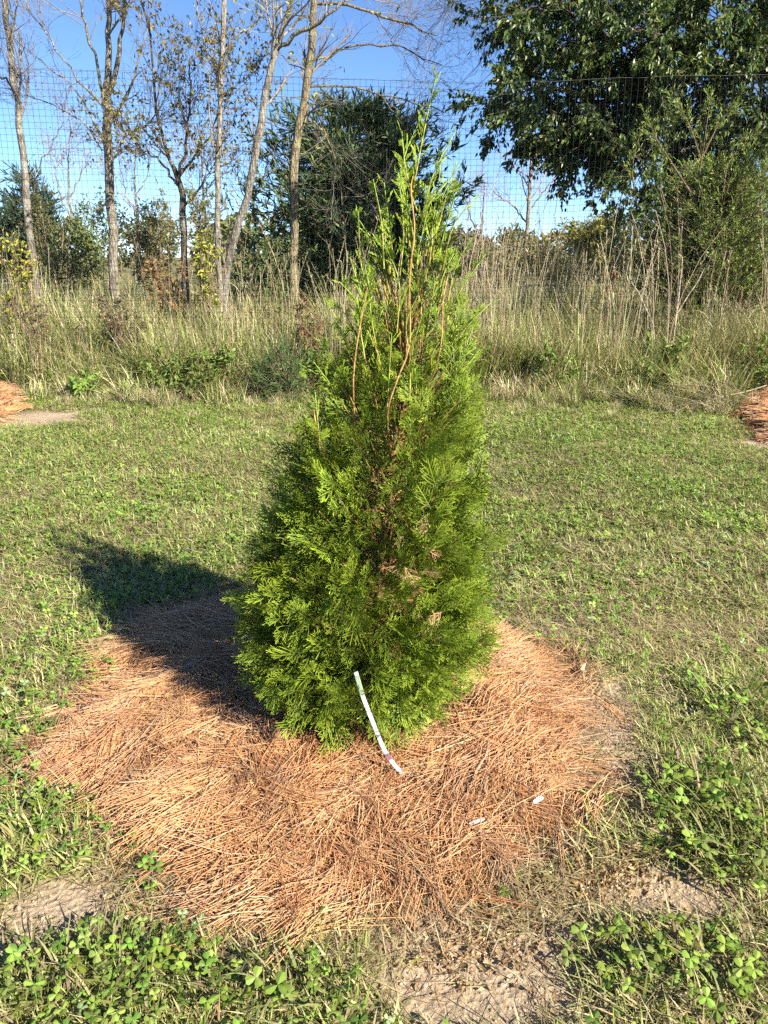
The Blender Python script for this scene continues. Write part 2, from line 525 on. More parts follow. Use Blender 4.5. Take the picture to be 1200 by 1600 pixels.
# ------------------------------------------------------------------ ground sheet
def build_ground():
    xs = np.concatenate([[-400, -200, -100, -50, -25, -14, -9, -6.5], np.arange(-5, 5.01, 0.07), [6.5, 9, 14, 25, 50, 100, 200, 400]])
    ys = np.concatenate([[-60, -20, -8, -3, -1], np.arange(0, 0.5, 0.1), np.arange(0.5, 4, 0.035), np.arange(4, 9, 0.06), [9.5, 10.5, 12, 15, 20, 30, 50, 90, 160, 300, 700]])
    X, Y = np.meshgrid(xs, ys)
    Z = gz(X, Y)
    V = np.stack([X, Y, Z], -1)
    ny, nx = X.shape
    i = (np.arange(ny - 1)[:, None] * nx + np.arange(nx - 1)[None, :])
    Q = np.stack([i, i + 1, i + nx + 1, i + nx], -1).reshape(-1, 4)
    b = np.clip(bare(X, Y) * 1.3, 0, 1)[..., None]
    sd = poly_sd(X, Y, STRAW)[..., None]
    soil = np.array([0.42, 0.32, 0.215])
    thatch = np.array([0.19, 0.165, 0.075])
    C = thatch * (1 - b) + soil * b
    w = np.clip(-sd / 0.08 + .5, 0, 1)
    C = C * (1 - w) + np.array([0.24, 0.13, 0.065]) * w
    mb = MB().add(V, Q, C.reshape(-1, 3))
    m, nt, out = node_mat('dry clay soil and thatch')
    N, Lk = nt.nodes, nt.links
    a = N.new('ShaderNodeAttribute'); a.attribute_name = 'Col'
    g = N.new('ShaderNodeNewGeometry')
    n1 = N.new('ShaderNodeTexNoise'); n1.inputs['Scale'].default_value = 55; n1.inputs['Detail'].default_value = 8; n1.inputs['Roughness'].default_value = 0.7
    n2 = N.new('ShaderNodeTexNoise'); n2.inputs['Scale'].default_value = 5; n2.inputs['Detail'].default_value = 4
    vo = N.new('ShaderNodeTexVoronoi'); vo.inputs['Scale'].default_value = 90
    for q in (n1, n2, vo):
        Lk.new(g.outputs['Position'], q.inputs['Vector'])
    mu = N.new('ShaderNodeMath'); mu.operation = 'MULTIPLY_ADD'; mu.inputs[1].default_value = 1.3; mu.inputs[2].default_value = 0.05
    Lk.new(n1.outputs['Fac'], mu.inputs[0])
    ad = N.new('ShaderNodeMath'); ad.operation = 'MULTIPLY_ADD'; ad.inputs[1].default_value = 0.6
    Lk.new(n2.outputs['Fac'], ad.inputs[0]); Lk.new(mu.outputs[0], ad.inputs[2])
    hs = N.new('ShaderNodeHueSaturation')
    Lk.new(a.outputs['Color'], hs.inputs['Color']); Lk.new(ad.outputs[0], hs.inputs['Value'])
    p = N.new('ShaderNodeBsdfPrincipled'); p.inputs['Roughness'].default_value = 0.95; p.inputs['Specular IOR Level'].default_value = 0.1
    Lk.new(hs.outputs[0], p.inputs['Base Color'])
    hh = N.new('ShaderNodeMath'); hh.operation = 'MULTIPLY_ADD'; hh.inputs[1].default_value = 0.5
    Lk.new(vo.outputs['Distance'], hh.inputs[0]); Lk.new(n1.outputs['Fac'], hh.inputs[2])
    bp = N.new('ShaderNodeBump'); bp.inputs['Strength'].default_value = 0.9; bp.inputs['Distance'].default_value = 0.012
    Lk.new(hh.outputs[0], bp.inputs['Height']); Lk.new(bp.outputs[0], p.inputs['Normal'])
    Lk.new(p.outputs[0], out.inputs[0])
    tag(mb.build('ground', m, smooth=True), 'dry tan soil under the lawn, weeds and pine straw', 'ground', kind='structure')


build_ground()


# ------------------------------------------------------------------ scatter by geometry nodes (uncountable ground cover only)
def scatter(name, variants, mat, P, rotz, tilt, scl, idx, label, cat):
    src = bpy.data.collections.new(name + '_source')
    for i, mb in enumerate(variants):
        me = mb.mesh('%s_tuft_%02d' % (name, i))
        me.materials.append(mat)
        src.objects.link(bpy.data.objects.new('%s_tuft_%02d' % (name, i), me))
    me = bpy.data.meshes.new(name)
    n = len(P)
    me.vertices.add(n)
    me.vertices.foreach_set('co', np.asarray(P, np.float32).ravel())
    a = me.attributes.new('rot', 'FLOAT_VECTOR', 'POINT')
    a.data.foreach_set('vector', np.stack([tilt[0], tilt[1], rotz], -1).astype(np.float32).ravel())
    a = me.attributes.new('scl', 'FLOAT', 'POINT')
    a.data.foreach_set('value', np.asarray(scl, np.float32))
    a = me.attributes.new('idx', 'INT', 'POINT')
    a.data.foreach_set('value', np.asarray(idx, np.int32))
    o = bpy.data.objects.new(name, me)
    COL.objects.link(o)
    ng = bpy.data.node_groups.new(name + '_nodes', 'GeometryNodeTree')
    ng.interface.new_socket('Geometry', in_out='INPUT', socket_type='NodeSocketGeometry')
    ng.interface.new_socket('Geometry', in_out='OUTPUT', socket_type='NodeSocketGeometry')
    N, Lk = ng.nodes, ng.links
    gi, go = N.new('NodeGroupInput'), N.new('NodeGroupOutput')
    ci = N.new('GeometryNodeCollectionInfo')
    ci.inputs['Collection'].default_value = src
    ci.inputs['Separate Children'].default_value = True
    ci.inputs['Reset Children'].default_value = True
    ip = N.new('GeometryNodeInstanceOnPoints')
    ip.inputs['Pick Instance'].default_value = True

    def attr(nm, t):
        q = N.new('GeometryNodeInputNamedAttribute')
        q.data_type = t
        q.inputs['Name'].default_value = nm
        return q.outputs['Attribute']
    Lk.new(gi.outputs[0], ip.inputs['Points'])
    Lk.new(ci.outputs[0], ip.inputs['Instance'])
    Lk.new(attr('idx', 'INT'), ip.inputs['Instance Index'])
    e2r = N.new('FunctionNodeEulerToRotation')
    Lk.new(attr('rot', 'FLOAT_VECTOR'), e2r.inputs[0])
    Lk.new(e2r.outputs[0], ip.inputs['Rotation'])
    Lk.new(attr('scl', 'FLOAT'), ip.inputs['Scale'])
    Lk.new(ip.outputs[0], go.inputs[0])
    md = o.modifiers.new('scatter', 'NODES')
    md.node_group = ng
    tag(o, label, cat, kind='stuff')
    return o


def jitter_cols(base, n, amt=0.2, hue=0.06, rng=RNG):
    base = np.asarray(base, float)
    c = base[rng.integers(0, len(base), n)] if base.ndim == 2 else np.repeat(base[None], n, 0)
    c = c * (1 + rng.uniform(-amt, amt, (n, 1))) * (1 + rng.uniform(-hue, hue, (n, 3)))
    return np.clip(c, 0.004, 1)


GREEN = np.array([[0.27, 0.315, 0.08], [0.33, 0.365, 0.12], [0.21, 0.26, 0.06], [0.40, 0.415, 0.17]])
DRY = np.array([[0.42, 0.37, 0.18], [0.37, 0.31, 0.15], [0.48, 0.42, 0.24], [0.31, 0.24, 0.13]])
CLOV = np.array([[0.165, 0.255, 0.04], [0.24, 0.325, 0.06], [0.105, 0.185, 0.03], [0.20, 0.26, 0.06]])
CLOV_PALE = np.array([0.25, 0.35, 0.16])


def grass_tuft(rng, n, r, Lr, dry, W=(0.0022, 0.0042), lean=(0.1, 1.0), bend=(0.1, 1.1)):
    mb = MB()
    ang, rr = rng.uniform(0, 2 * math.pi, n), r * np.sqrt(rng.uniform(0, 1, n))
    P = np.stack([rr * np.cos(ang), rr * np.sin(ang), np.full(n, -0.004)], -1)
    isd = rng.uniform(0, 1, n) < dry
    c0 = np.where(isd[:, None], jitter_cols(DRY, n, .25, .06, rng), jitter_cols(GREEN, n, .25, .08, rng))
    c1 = c0 * (1 + rng.uniform(-.1, .35, (n, 1)))
    ribbons(mb, P, rng.uniform(0, 2 * math.pi, n), rng.uniform(*lean, n), rng.uniform(*bend, n), rng.uniform(*Lr, n), rng.uniform(*W, n), 3, c0 * 0.85, c1, fold=0.25)
    return mb


def thatch_tuft(rng, n, r):
    mb = MB()
    ang, rr = rng.uniform(0, 2 * math.pi, n), r * np.sqrt(rng.uniform(0, 1, n))
    P = np.stack([rr * np.cos(ang), rr * np.sin(ang), rng.uniform(0, 0.012, n)], -1)
    c = jitter_cols(DRY, n, .3, .06, rng)
    ribbons(mb, P, rng.uniform(0, 2 * math.pi, n), rng.uniform(1.2, 1.65, n), rng.uniform(-.3, .4, n), rng.uniform(.03, .08, n), rng.uniform(.0015, .003, n), 2, c, c, fold=.2)
    return mb


def trifoliate(mb, rng, n, r, hr, lr, cols=CLOV, pale=0.06, at=None):
    """clover: each leaf a petiole with three rounded leaflets"""
    ang, rr = rng.uniform(0, 2 * math.pi, n), r * np.sqrt(rng.uniform(0, 1, n))
    B = np.stack([rr * np.cos(ang), rr * np.sin(ang), np.full(n, -0.003)], -1)
    if at is not None:
        B = at + np.array([0, 0, -.003])
    H = rng.uniform(*hr, n)
    T = B + np.stack([rng.normal(0, .3, n) * H, rng.normal(0, .3, n) * H, H], -1)
    mid = (B + T) / 2 + rng.normal(0, .004, (n, 3))
    tubes(mb, np.stack([B, mid, T], 1), np.full((n, 3), 0.0007), 3, jitter_cols(CLOV, n, .2, .05, rng))
    az0 = rng.uniform(0, 2 * math.pi, n)
    nrm = unit(np.stack([rng.normal(0, .35, n), rng.normal(0, .35, n), np.ones(n)], -1))
    size = rng.uniform(*lr, n)
    col = jitter_cols(cols, n, .22, .07, rng)
    ispale = rng.uniform(0, 1, n) < pale
    col[ispale] = CLOV_PALE
    e1 = unit(np.cross(nrm, np.array([0.3, 1.0, 0.1])))
    e2 = np.cross(nrm, e1)
    # rounded leaflet outline (along, across), with a fold on the midrib
    out = np.array([[0, 0, 0], [.35, .32, .06], [.75, .46, .10], [1.0, .28, .06], [.95, 0, -.02], [1.0, -.28, .06], [.75, -.46, .10], [.35, -.32, .06], [.5, 0, -.05]])
    tri = [(8, i, (i + 1) % 8) for i in range(8)]
    for k in range(3):
        a = (az0 + k * 2.094 + rng.normal(0, .12, n))[:, None]
        d = e1 * np.cos(a) + e2 * np.sin(a)
        s = np.cross(nrm, d)
        tilt = rng.uniform(-.15, .35, n)[:, None]
        d2 = unit(d + nrm * tilt)
        n2 = np.cross(d2, s)
        S = size[:, None, None]
        V = T[:, None, :] + S * (d2[:, None, :] * out[None, :, 0:1] + s[:, None, :] * out[None, :, 1:2] * .95 + n2[:, None, :] * -out[None, :, 2:3])
        b = (np.arange(n) * 9)[:, None, None]
        Fc = (b + np.array(tri)[None]).reshape(-1, 3)
        cc = np.repeat(col[:, None, :], 9, 1).copy()
        cc[:, [0, 8]] *= 1.12
        mb.add(V, Fc, cc)
    return mb


def lawn_masks(x, y):
    sd = poly_sd(x, y, STRAW) + (fbm(x, y, 8, 77) - .5) * .14
    sdl = np.minimum(poly_sd(x, y, STRAW_L), poly_sd(x, y, STRAW_R))
    b = bare(x, y)
    cl = .05 + fbm(x, y, 1.7, 41) * 1.1 + (fbm(x, y, 9, 42) - .5) * .6 - .05
    dr = fbm(x, y, 1.3, 51) * 1.3 - .10 + (fbm(x, y, 8, 52) - .5) * .5 + b * .35 + np.clip(.12 - sd, 0, .12) * 2
    return sd, sdl, b, cl, dr


def lawn_patch(rng, r, ng, nt, nc, dry, ws=1.0):
    """a round piece of turf: blades, dead clippings and clover"""
    mb = MB()
    for n, kind in ((ng, 0), (nt, 1)):
        ang, rr = rng.uniform(0, 2 * math.pi, n), r * np.sqrt(rng.uniform(0, 1, n))
        P = np.stack([rr * np.cos(ang), rr * np.sin(ang), np.full(n, -.003)], -1)
        if kind == 0:
            isd = rng.uniform(0, 1, n) < dry
            c0 = np.where(isd[:, None], jitter_cols(DRY, n, .25, .06, rng), jitter_cols(GREEN, n, .25, .08, rng))
            c0 = np.where(isd[:, None], c0 * .95, c0)
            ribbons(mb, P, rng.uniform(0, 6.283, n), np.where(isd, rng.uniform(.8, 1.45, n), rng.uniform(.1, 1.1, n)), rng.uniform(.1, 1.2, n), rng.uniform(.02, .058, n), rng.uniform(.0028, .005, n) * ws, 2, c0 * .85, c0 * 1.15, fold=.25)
        else:
            P[:, 2] = rng.uniform(.002, .02, n)
            c = jitter_cols(DRY, n, .3, .06, rng)
            ribbons(mb, P, rng.uniform(0, 6.283, n), rng.uniform(1.2, 1.65, n), rng.uniform(-.3, .4, n), rng.uniform(.03, .08, n), rng.uniform(.002, .0035, n) * ws, 2, c, c, fold=.2)
    if nc:
        trifoliate(mb, rng, nc, r, (.012, .04), (.009, .015), pale=.03)
    return mb


def build_lawn():
    rng = np.random.default_rng(3)
    # near turf: every blade placed singly
    YN = 2.35
    n = 135000
    y = rng.uniform(.62, YN, n)
    x = rng.uniform(-1, 1, n) * (.56 * y + .45)
    sd, sdl, b, cl, dr = lawn_masks(x, y)
    u = rng.uniform(0, 1, n)
    tuft = .35 + 1.1 * np.clip((fbm(x, y, 26, 58, 2) - .3) * 2.2, 0, 1)
    keep = (u > b * 1.12) & (rng.uniform(0, 1, n) < np.clip(.12 + sd / .10, 0, 1)) & (rng.uniform(0, 1, n) < tuft * np.clip(1.25 - (cl - .5) * 1.5, .3, 1))
    x, y, sd, b, cl, dr = [q[keep] for q in (x, y, sd, b, cl, dr)]
    n = len(x)
    P = np.stack([x, y, gz(x, y) - .003], -1)
    th = rng.uniform(0, 1, n) < np.clip((dr - .33) * 1.5, .08, .75)
    mb = MB()
    g = ~th
    m = g.sum()
    isd = rng.uniform(0, 1, m) < np.clip((dr[g] - .25) * 1.4, .18, .8)
    c0 = np.where(isd[:, None], jitter_cols(DRY, m, .25, .06, rng), jitter_cols(GREEN, m, .25, .08, rng))
    lush = np.clip((fbm(x[g], y[g], 2.5, 64) - .5) * 4, 0, 1)
    L = rng.uniform(.018, .05, m) * (1 + .7 * lush * rng.uniform(0, 1, m))
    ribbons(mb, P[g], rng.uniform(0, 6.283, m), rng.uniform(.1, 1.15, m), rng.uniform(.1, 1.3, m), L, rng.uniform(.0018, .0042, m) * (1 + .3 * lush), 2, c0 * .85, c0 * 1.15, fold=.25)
    m = th.sum()
    Q = P[th].copy()
    Q[:, 2] += rng.uniform(.003, .02, m)
    c = jitter_cols(DRY, m, .3, .06, rng)
    ribbons(mb, Q, rng.uniform(0, 6.283, m), rng.uniform(1.2, 1.65, m), rng.uniform(-.3, .4, m), rng.uniform(.03, .085, m), rng.uniform(.0014, .003, m), 2, c, c, fold=.2)
    tag(mb.build('lawn_grass', M_GRASS), 'short yellow green and dead grass close around the straw bed', 'lawn', kind='stuff')
    # dead, matted rim where the straw thins out, and dry wisps on the bare soil
    n = 60000
    y = rng.uniform(.62, YN + .3, n)
    x = rng.uniform(-1, 1, n) * (.56 * y + .45)
    sd, sdl, b, cl, dr = lawn_masks(x, y)
    keep = rng.uniform(0, 1, n) < np.clip(np.exp(-((sd - .04) / .10) ** 2) * .95, 0, 1) * (1 - .75 * np.clip(b - .3, 0, 1)) + .06 * (b > .4)
    x, y = x[keep], y[keep]
    n = len(x)
    c = jitter_cols(np.array([[.36, .28, .17], [.28, .21, .13], [.44, .36, .23], [.22, .155, .10], [.40, .25, .14]]), n, .3, .06, rng)
    mb = MB()
    ribbons(mb, np.stack([x, y, gz(x, y) + rng.uniform(0, .016, n)], -1), rng.uniform(0, 6.283, n), rng.uniform(1.05, 1.65, n), rng.uniform(-.4, .5, n), rng.uniform(.02, .07, n), rng.uniform(.0011, .0026, n), 2, c, c, fold=.25)
    tag(mb.build('dead_thatch', M_GRASS), 'matted dead grass round the rim of the straw bed', 'dead grass', kind='stuff')
    # near clover
    n = 9000
    y = rng.uniform(.62, YN, n)
    x = rng.uniform(-1, 1, n) * (.56 * y + .45)
    sd, sdl, b, cl, dr = lawn_masks(x, y)
    keep = (rng.uniform(0, 1, n) > b * 1.3) & (sd > .015) & (rng.uniform(0, 1, n) < np.clip((cl - .42) * 3.2, .05, 1))
    P = np.stack([x, y, gz(x, y)], -1)[keep]
    mb = MB()
    trifoliate(mb, rng, len(P), .0, (.012, .05), (.008, .0135), pale=.03, at=P)
    tag(mb.build('lawn_clover', M_CLOVER), 'small clover leaves in the lawn close around the straw bed', 'lawn', kind='stuff')
    # farther turf: pieces of turf set side by side
    var = [lawn_patch(rng, .16, 330, 80, 18, .38, 1.25) for _ in range(4)] + [lawn_patch(rng, .16, 260, 150, 8, .58, 1.25) for _ in range(4)] + \
          [lawn_patch(rng, .16, 200, 55, 60, .28, 1.3) for _ in range(4)]
    n = 3100
    y = np.sqrt(rng.uniform(YN ** 2, 7.0 ** 2, n))
    x = rng.uniform(-1, 1, n) * (.6 * y + .6)
    sd, sdl, b, cl, dr = lawn_masks(x, y)
    keep = (rng.uniform(0, 1, n) > b * 1.25) & (sd > .1) & (sdl > .08)
    x, y, cl, dr = x[keep], y[keep], cl[keep], dr[keep]
    n = len(x)
    r = rng.uniform(0, 1, n)
    idx = np.where(r < np.clip((dr - .33) * 1.7, .2, .65), rng.integers(4, 8, n), np.where(rng.uniform(0, 1, n) < np.clip((cl - .38) * 3.0, .15, .9), rng.integers(8, 12, n), rng.integers(0, 4, n)))
    scatter('lawn_grass', var, M_GRASS, np.stack([x, y, gz(x, y)], -1), rng.uniform(0, 6.283, n), (rng.normal(0, .05, n), rng.normal(0, .05, n)), rng.uniform(.7, 1.15, n), idx,
            'mown yellow green lawn behind the arborvitae as far as the weeds', 'lawn')


build_lawn()


# ------------------------------------------------------------------ pine straw
STRAWC = np.array([[0.54, 0.255, 0.095], [0.63, 0.355, 0.155], [0.43, 0.18, 0.07], [0.67, 0.46, 0.26], [0.27, 0.11, 0.052], [0.57, 0.305, 0.135], [0.42, 0.29, 0.19]])


def build_straw(name, poly, nclump, label, zf, edge=0.16, Lr=(.10, .19), wr=.0009, seed=4):
    rng = np.random.default_rng(seed)
    xs, ys = [q[0] for q in poly], [q[1] for q in poly]
    cx, cy = np.empty(0), np.empty(0)
    while len(cx) < nclump:
        x, y = rng.uniform(min(xs) - .1, max(xs) + .1, 4000), rng.uniform(min(ys) - .1, max(ys) + .1, 4000)
        sd = poly_sd(x, y, poly) + (fbm(x, y, 7, 61) - .5) * .2
        k = rng.uniform(0, 1, 4000) < np.clip(.22 - sd / edge * .5, 0, 1) * np.clip(1.3 - y / 9, .5, 1.2)
        cx, cy = np.concatenate([cx, x[k]]), np.concatenate([cy, y[k]])
    cx, cy = cx[:nclump], cy[:nclump]
    # swirled heading field, mostly across the view
    az = (fbm(cx, cy, 4.2, 71, 2) - .5) * 6.0 + rng.normal(0, .8, nclump) + .2
    m = rng.integers(4, 22, nclump)
    idx = np.repeat(np.arange(nclump), m)
    n = len(idx)
    loose = rng.uniform(.03, .32, nclump)[idx]
    a = az[idx] + rng.normal(0, 1, n) * loose
    x = cx[idx] + rng.normal(0, .018, n)
    y = cy[idx] + rng.normal(0, .018, n)
    L = rng.uniform(*Lr, n)
    lift = np.clip(rng.exponential(.42, n), 0, 1.3)
    h = zf(x, y) * (1 - .35 * lift ** 2) + rng.uniform(0, .026, nclump)[idx] + rng.normal(0, .0035, n)
    d = np.stack([np.cos(a), np.sin(a), rng.normal(0, .07, nclump)[idx] + rng.normal(0, .04, n) + .02], -1)
    side = np.stack([-np.sin(a), np.cos(a), np.zeros(n)], -1)
    bend = (rng.normal(0, .16, nclump)[idx] + rng.normal(0, .07, n))[:, None] * side + np.array([0, 0, 1]) * (rng.normal(-.05, .09, n))[:, None]
    c = np.stack([x, y, gz(x, y) + h + .003], -1)
    t = np.linspace(-.5, .5, 3)
    pts = c[:, None, :] + d[:, None, :] * (L[:, None] * t)[:, :, None] + bend[:, None, :] * (L[:, None] * (t * t * 2))[:, :, None]
    gmin = gz(pts[..., 0], pts[..., 1]) + .002
    pts[..., 2] = np.maximum(pts[..., 2], gmin)
    rad = wr * rng.uniform(.7, 1.25, n)[:, None] * np.array([.8, 1.05, .4])[None]
    cc = .6 * jitter_cols(STRAWC, nclump, .12, .05, rng)[idx] + .4 * jitter_cols(STRAWC, n, .2, .06, rng)
    L = L * np.where(rng.uniform(0, 1, n) < .12, rng.uniform(.3, .8, n), 1)
    pale = fbm(x, y, 2.6, 91)[:, None]
    cc = cc * (1 - .25 * pale) + np.array([.58, .38, .2]) * .25 * pale
    mb = MB()
    tubes(mb, pts, rad, 3, cc, cc * 1.08)
    o = mb.build(name, M_STRAW, smooth=True)
    return tag(o, label, 'pine straw', kind='stuff')


build_straw('pine_straw', STRAW, 3450, 'bed of orange brown pine straw spread round the young arborvitae', straw_h)
build_straw('pine_straw', STRAW_L, 300, 'small heap of orange pine straw at the left edge by the weeds', straw_h, .1, (.1, .2), .0022, 8)
build_straw('pine_straw', STRAW_R, 300, 'small heap of rust pine straw at the right edge by the weeds', straw_h, .1, (.1, .2), .0022, 9)


# ------------------------------------------------------------------ the arborvitae
ARB_D = TREE_XY[1]
PROFILE = [  # v, left u, right u (dense crown outline at the trunk's distance)
    (250, 640, 668), (330, 612, 702), (400, 602, 700), (460, 580, 706), (520, 552, 716), (580, 512, 736), (650, 478, 748), (750, 438, 750),
    (850, 402, 752), (940, 384, 752), (1000, 388, 746), (1050, 412, 728), (1105, 455, 702), (1160, 505, 670), (1195, 535, 635)]
prof = []
for v, l, r in PROFILE:
    a, b = at(l, v, ARB_D), at(r, v, ARB_D)
    prof.append((a[2], (a[0] + b[0]) / 2, (b[0] - a[0]) / 2))
prof = np.array(sorted(prof))


def arb_shape(z):
    return np.interp(z, prof[:, 0], prof[:, 1]), np.interp(z, prof[:, 0], prof[:, 2])


ARBC = np.array([0.045, 0.10, 0.013])  # green of spray bases, deepened to paint shade into the gaps between sprays
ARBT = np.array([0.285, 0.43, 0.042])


def spray_mesh(rng, L=.085, narrow=False):
    """one flat, fern-like arborvitae spray lying in local xy, growing along +y"""
    V, Q, C = [], [], []
    nv = 0
    k1, k2 = rng.uniform(-.5, 1.6) / L * .12, rng.normal(0, .1)

    def strip(p, ang, ln, w, c0, c1, curve, seg):
        nonlocal nv
        t = np.linspace(0, 1, seg + 1)
        a = ang + curve * t
        dx = np.concatenate([[0], np.cumsum(np.sin(a[:-1] + curve / seg / 2))]) * ln / seg
        dy = np.concatenate([[0], np.cumsum(np.cos(a[:-1] + curve / seg / 2))]) * ln / seg
        cxy = np.stack([p[0] + dx, p[1] + dy], -1)
        nrm = np.stack([np.cos(a), -np.sin(a)], -1)
        wd = w / 2 * np.array([.8] + [1.0] * (seg - 1) + [.55])
        lft, rgt = cxy - nrm * wd[:, None], cxy + nrm * wd[:, None]
        tw = rng.normal(0, .25)
        for i in range(seg + 1):
            for q, s in ((lft[i], -1), (rgt[i], 1)):
                z = -k1 * q[1] ** 2 + k2 * q[0] + s * w * .5 * tw + abs(q[0]) * -.12
                V.append((q[0], q[1], z))
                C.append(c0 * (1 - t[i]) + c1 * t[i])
        for i in range(seg):
            b = nv + 2 * i
            Q.append((b, b + 1, b + 3, b + 2))
        nv += 2 * (seg + 1)
        return cxy, a
    w = .0024
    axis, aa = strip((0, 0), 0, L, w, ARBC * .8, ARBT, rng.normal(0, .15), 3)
    ns = 4 if narrow else 6
    for i in range(ns):
        f = .14 + .78 * i / ns
        p = (np.interp(f, np.linspace(0, 1, 4), axis[:, 0]), np.interp(f, np.linspace(0, 1, 4), axis[:, 1]))
        for sd in (-1, 1):
            if rng.uniform() < .12:
                continue
            ang = sd * math.radians(rng.uniform(20, 32) if narrow else rng.uniform(34, 52))
            ln = L * (.28 if narrow else .58) * (1 - .62 * f) * rng.uniform(.75, 1.2)
            pp = (p[0], p[1] + (sd * .02 + rng.normal(0, .015)) * L)
            cx, a2 = strip(pp, ang, ln, w, ARBC, ARBT * rng.uniform(.85, 1.15), -sd * .35, 2)
            if narrow:
                continue
            for j in range(rng.integers(1, 4)):
                g = rng.uniform(.2, .9)
                q = (np.interp(g, [0, .5, 1], cx[:, 0]), np.interp(g, [0, .5, 1], cx[:, 1]))
                s2 = 1 if j % 2 else -1
                strip(q, ang + s2 * math.radians(rng.uniform(28, 45)), ln * .55 * rng.uniform(.6, 1.2) * (1.1 - .5 * g), w * .95, ARBC * 1.1, ARBT * rng.uniform(.9, 1.25), 0, 1)
    return np.array(V), np.array(Q), np.array(C)


def frames(d, nrm):
    """columns: x lateral, y along, z normal"""
    y = unit(d)
    x = unit(np.cross(y, nrm))
    z = np.cross(x, y)
    return np.stack([x, y, z], -1)


def build_arborvitae():
    rng = np.random.default_rng(21)
    bx, by = TREE_XY
    root = empty('arborvitae', (bx, by, float(gz(bx, by))), 'young bright green arborvitae in the middle of the pine straw bed', 'conifer')
    # trunk and rising stems
    tp = [at(580, 1125, ARB_D), at(592, 950, ARB_D), at(610, 750, ARB_D), at(632, 600, ARB_D)]
    tp[0][2] = -.03
    q = smooth_poly(np.column_stack([np.array(tp), [.019, .016, .012, .008]]), 12)
    mb = MB(); tubes(mb, q[None, :, :3], q[None, :, 3] * .8, 8, np.array([.24, .13, .075]))
    mb.build('trunk', M_STEM, root, True)
    stem_px = [
        ([(632, 600), (636, 520), (641, 420), (648, 360), (642, 300), (645, 275)], -.06, .0023, .0013),
        ([(600, 760), (560, 690), (552, 610), (556, 550), (568, 480), (575, 445)], -.14, .0022, .0012),
        ([(615, 740), (608, 690), (606, 640), (622, 590), (640, 540), (640, 470)], -.19, .0022, .0012),
        ([(640, 650), (675, 590), (690, 530), (692, 470), (700, 430)], -.12, .0022, .0012),
        ([(600, 800), (588, 740), (640, 660), (655, 560), (658, 480)], -.05, .0024, .0014),
        ([(590, 850), (535, 760), (500, 690), (490, 640)], -.1, .003, .0016),
    ]
    for rows, dd, r0, r1 in stem_px:
        P = np.array([at(u, v, ARB_D + dd * min(1, .25 + i * .35)) for i, (u, v) in enumerate(rows)])
        s = smooth_poly(np.column_stack([P, np.linspace(r0, r1, len(P))]), 12)
        mb = MB(); tubes(mb, s[None, :, :3], s[None, :, 3], 6, np.array([.40, .19, .085]), np.array([.46, .27, .10]))
        mb.build('stem', M_STEM, root, True)
    # branches inside the crown
    nb = 330
    z0 = rng.uniform(.02, .95, nb)
    az = rng.uniform(0, 2 * math.pi, nb)
    cx, R = arb_shape(z0 + .12)
    base = np.stack([np.interp(z0, q[:, 2], q[:, 0]), np.interp(z0, q[:, 2], q[:, 1]), z0], -1)
    rise = np.where(z0 < .18, rng.uniform(-.02, .06, nb), rng.uniform(.08, .2, nb))
    end = np.stack([cx + R * .86 * np.cos(az), by + R * .86 * np.sin(az), z0 + rise], -1)
    mid = base * .5 + end * .5 + np.array([0, 0, -.02])
    mb = MB()
    tubes(mb, np.stack([base, mid, end], 1), np.stack([np.full(nb, .0032), np.full(nb, .0024), np.full(nb, .0012)], 1), 4, np.array([.26, .13, .06]), np.array([.30, .22, .06]))
    mb.build('branches', M_STEM, root, True)
    # sprays on the crown
    variants = [spray_mesh(rng, .085 * rng.uniform(.85, 1.15)) for _ in range(18)]
    zmin, zmax = prof[0, 0], float(at(600, 400, ARB_D)[2])

    def shell_points(n):
        z = rng.uniform(zmin, zmax, n * 8)
        cx, R = arb_shape(z)
        k = rng.uniform(0, 1, n * 8) < (R / prof[:, 2].max()) * np.interp(z, [0, .3, .6, .8, .95, zmax], [.95, .95, 1.05, .85, .5, .25])
        z, cx, R = z[k][:n], cx[k][:n], R[k][:n]
        n = len(z)
        az = rng.uniform(0, 2 * math.pi, n)
        out = np.stack([np.cos(az), np.sin(az), np.zeros(n)], -1)
        lob = fbm(np.cos(az) * 2.0 + z * 6, np.sin(az) * 2.0 + z * 2.5, 1.7, 101) - .5
        return z, cx, R, az, out, lob

    def heading(z, out, spread):
        el = np.interp(z, [0.0, .12, .3, .6, 1.0], [-58, -18, 14, 40, 70]) + rng.normal(0, spread, len(z))
        d = out * np.cos(np.radians(el))[:, None] + np.array([0, 0, 1]) * np.sin(np.radians(el))[:, None]
        return unit(d + rng.normal(0, .24, (len(z), 3)))
    # filler inside the crown
    z, cx, R, az, out, lob = shell_points(1450)
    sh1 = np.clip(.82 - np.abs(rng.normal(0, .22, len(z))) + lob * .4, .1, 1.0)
    P1 = np.stack([cx, np.full(len(z), by), z], -1) + out * (R * sh1)[:, None]
    d1 = heading(z, out, 22)
    n1 = unit(np.cross(d1, unit(out + rng.normal(0, .75, (len(z), 3)))) + rng.normal(0, .25, (len(z), 3)))
    s1 = rng.uniform(.5, 1.05, len(z))
    # layered fans: each a branch tip with sprays set alternately in one plane
    z, cx, R, az, out, lob = shell_points(450)
    nc = len(z)
    reach = np.clip(1.06 + lob * np.interp(z, [.2, .7], [.55, .4]) + rng.normal(0, .08, nc), .5, np.interp(z, [.2, .6], [1.14, 1.3]))
    tipP = np.stack([cx, np.full(nc, by), z], -1) + out * (R * reach)[:, None]
    dd = heading(z, out, 16)
    nn = unit(np.cross(dd, unit(out * .6 + np.array([0, 0, .35]) + rng.normal(0, .6, (nc, 3)))))
    lat = np.cross(nn, dd)
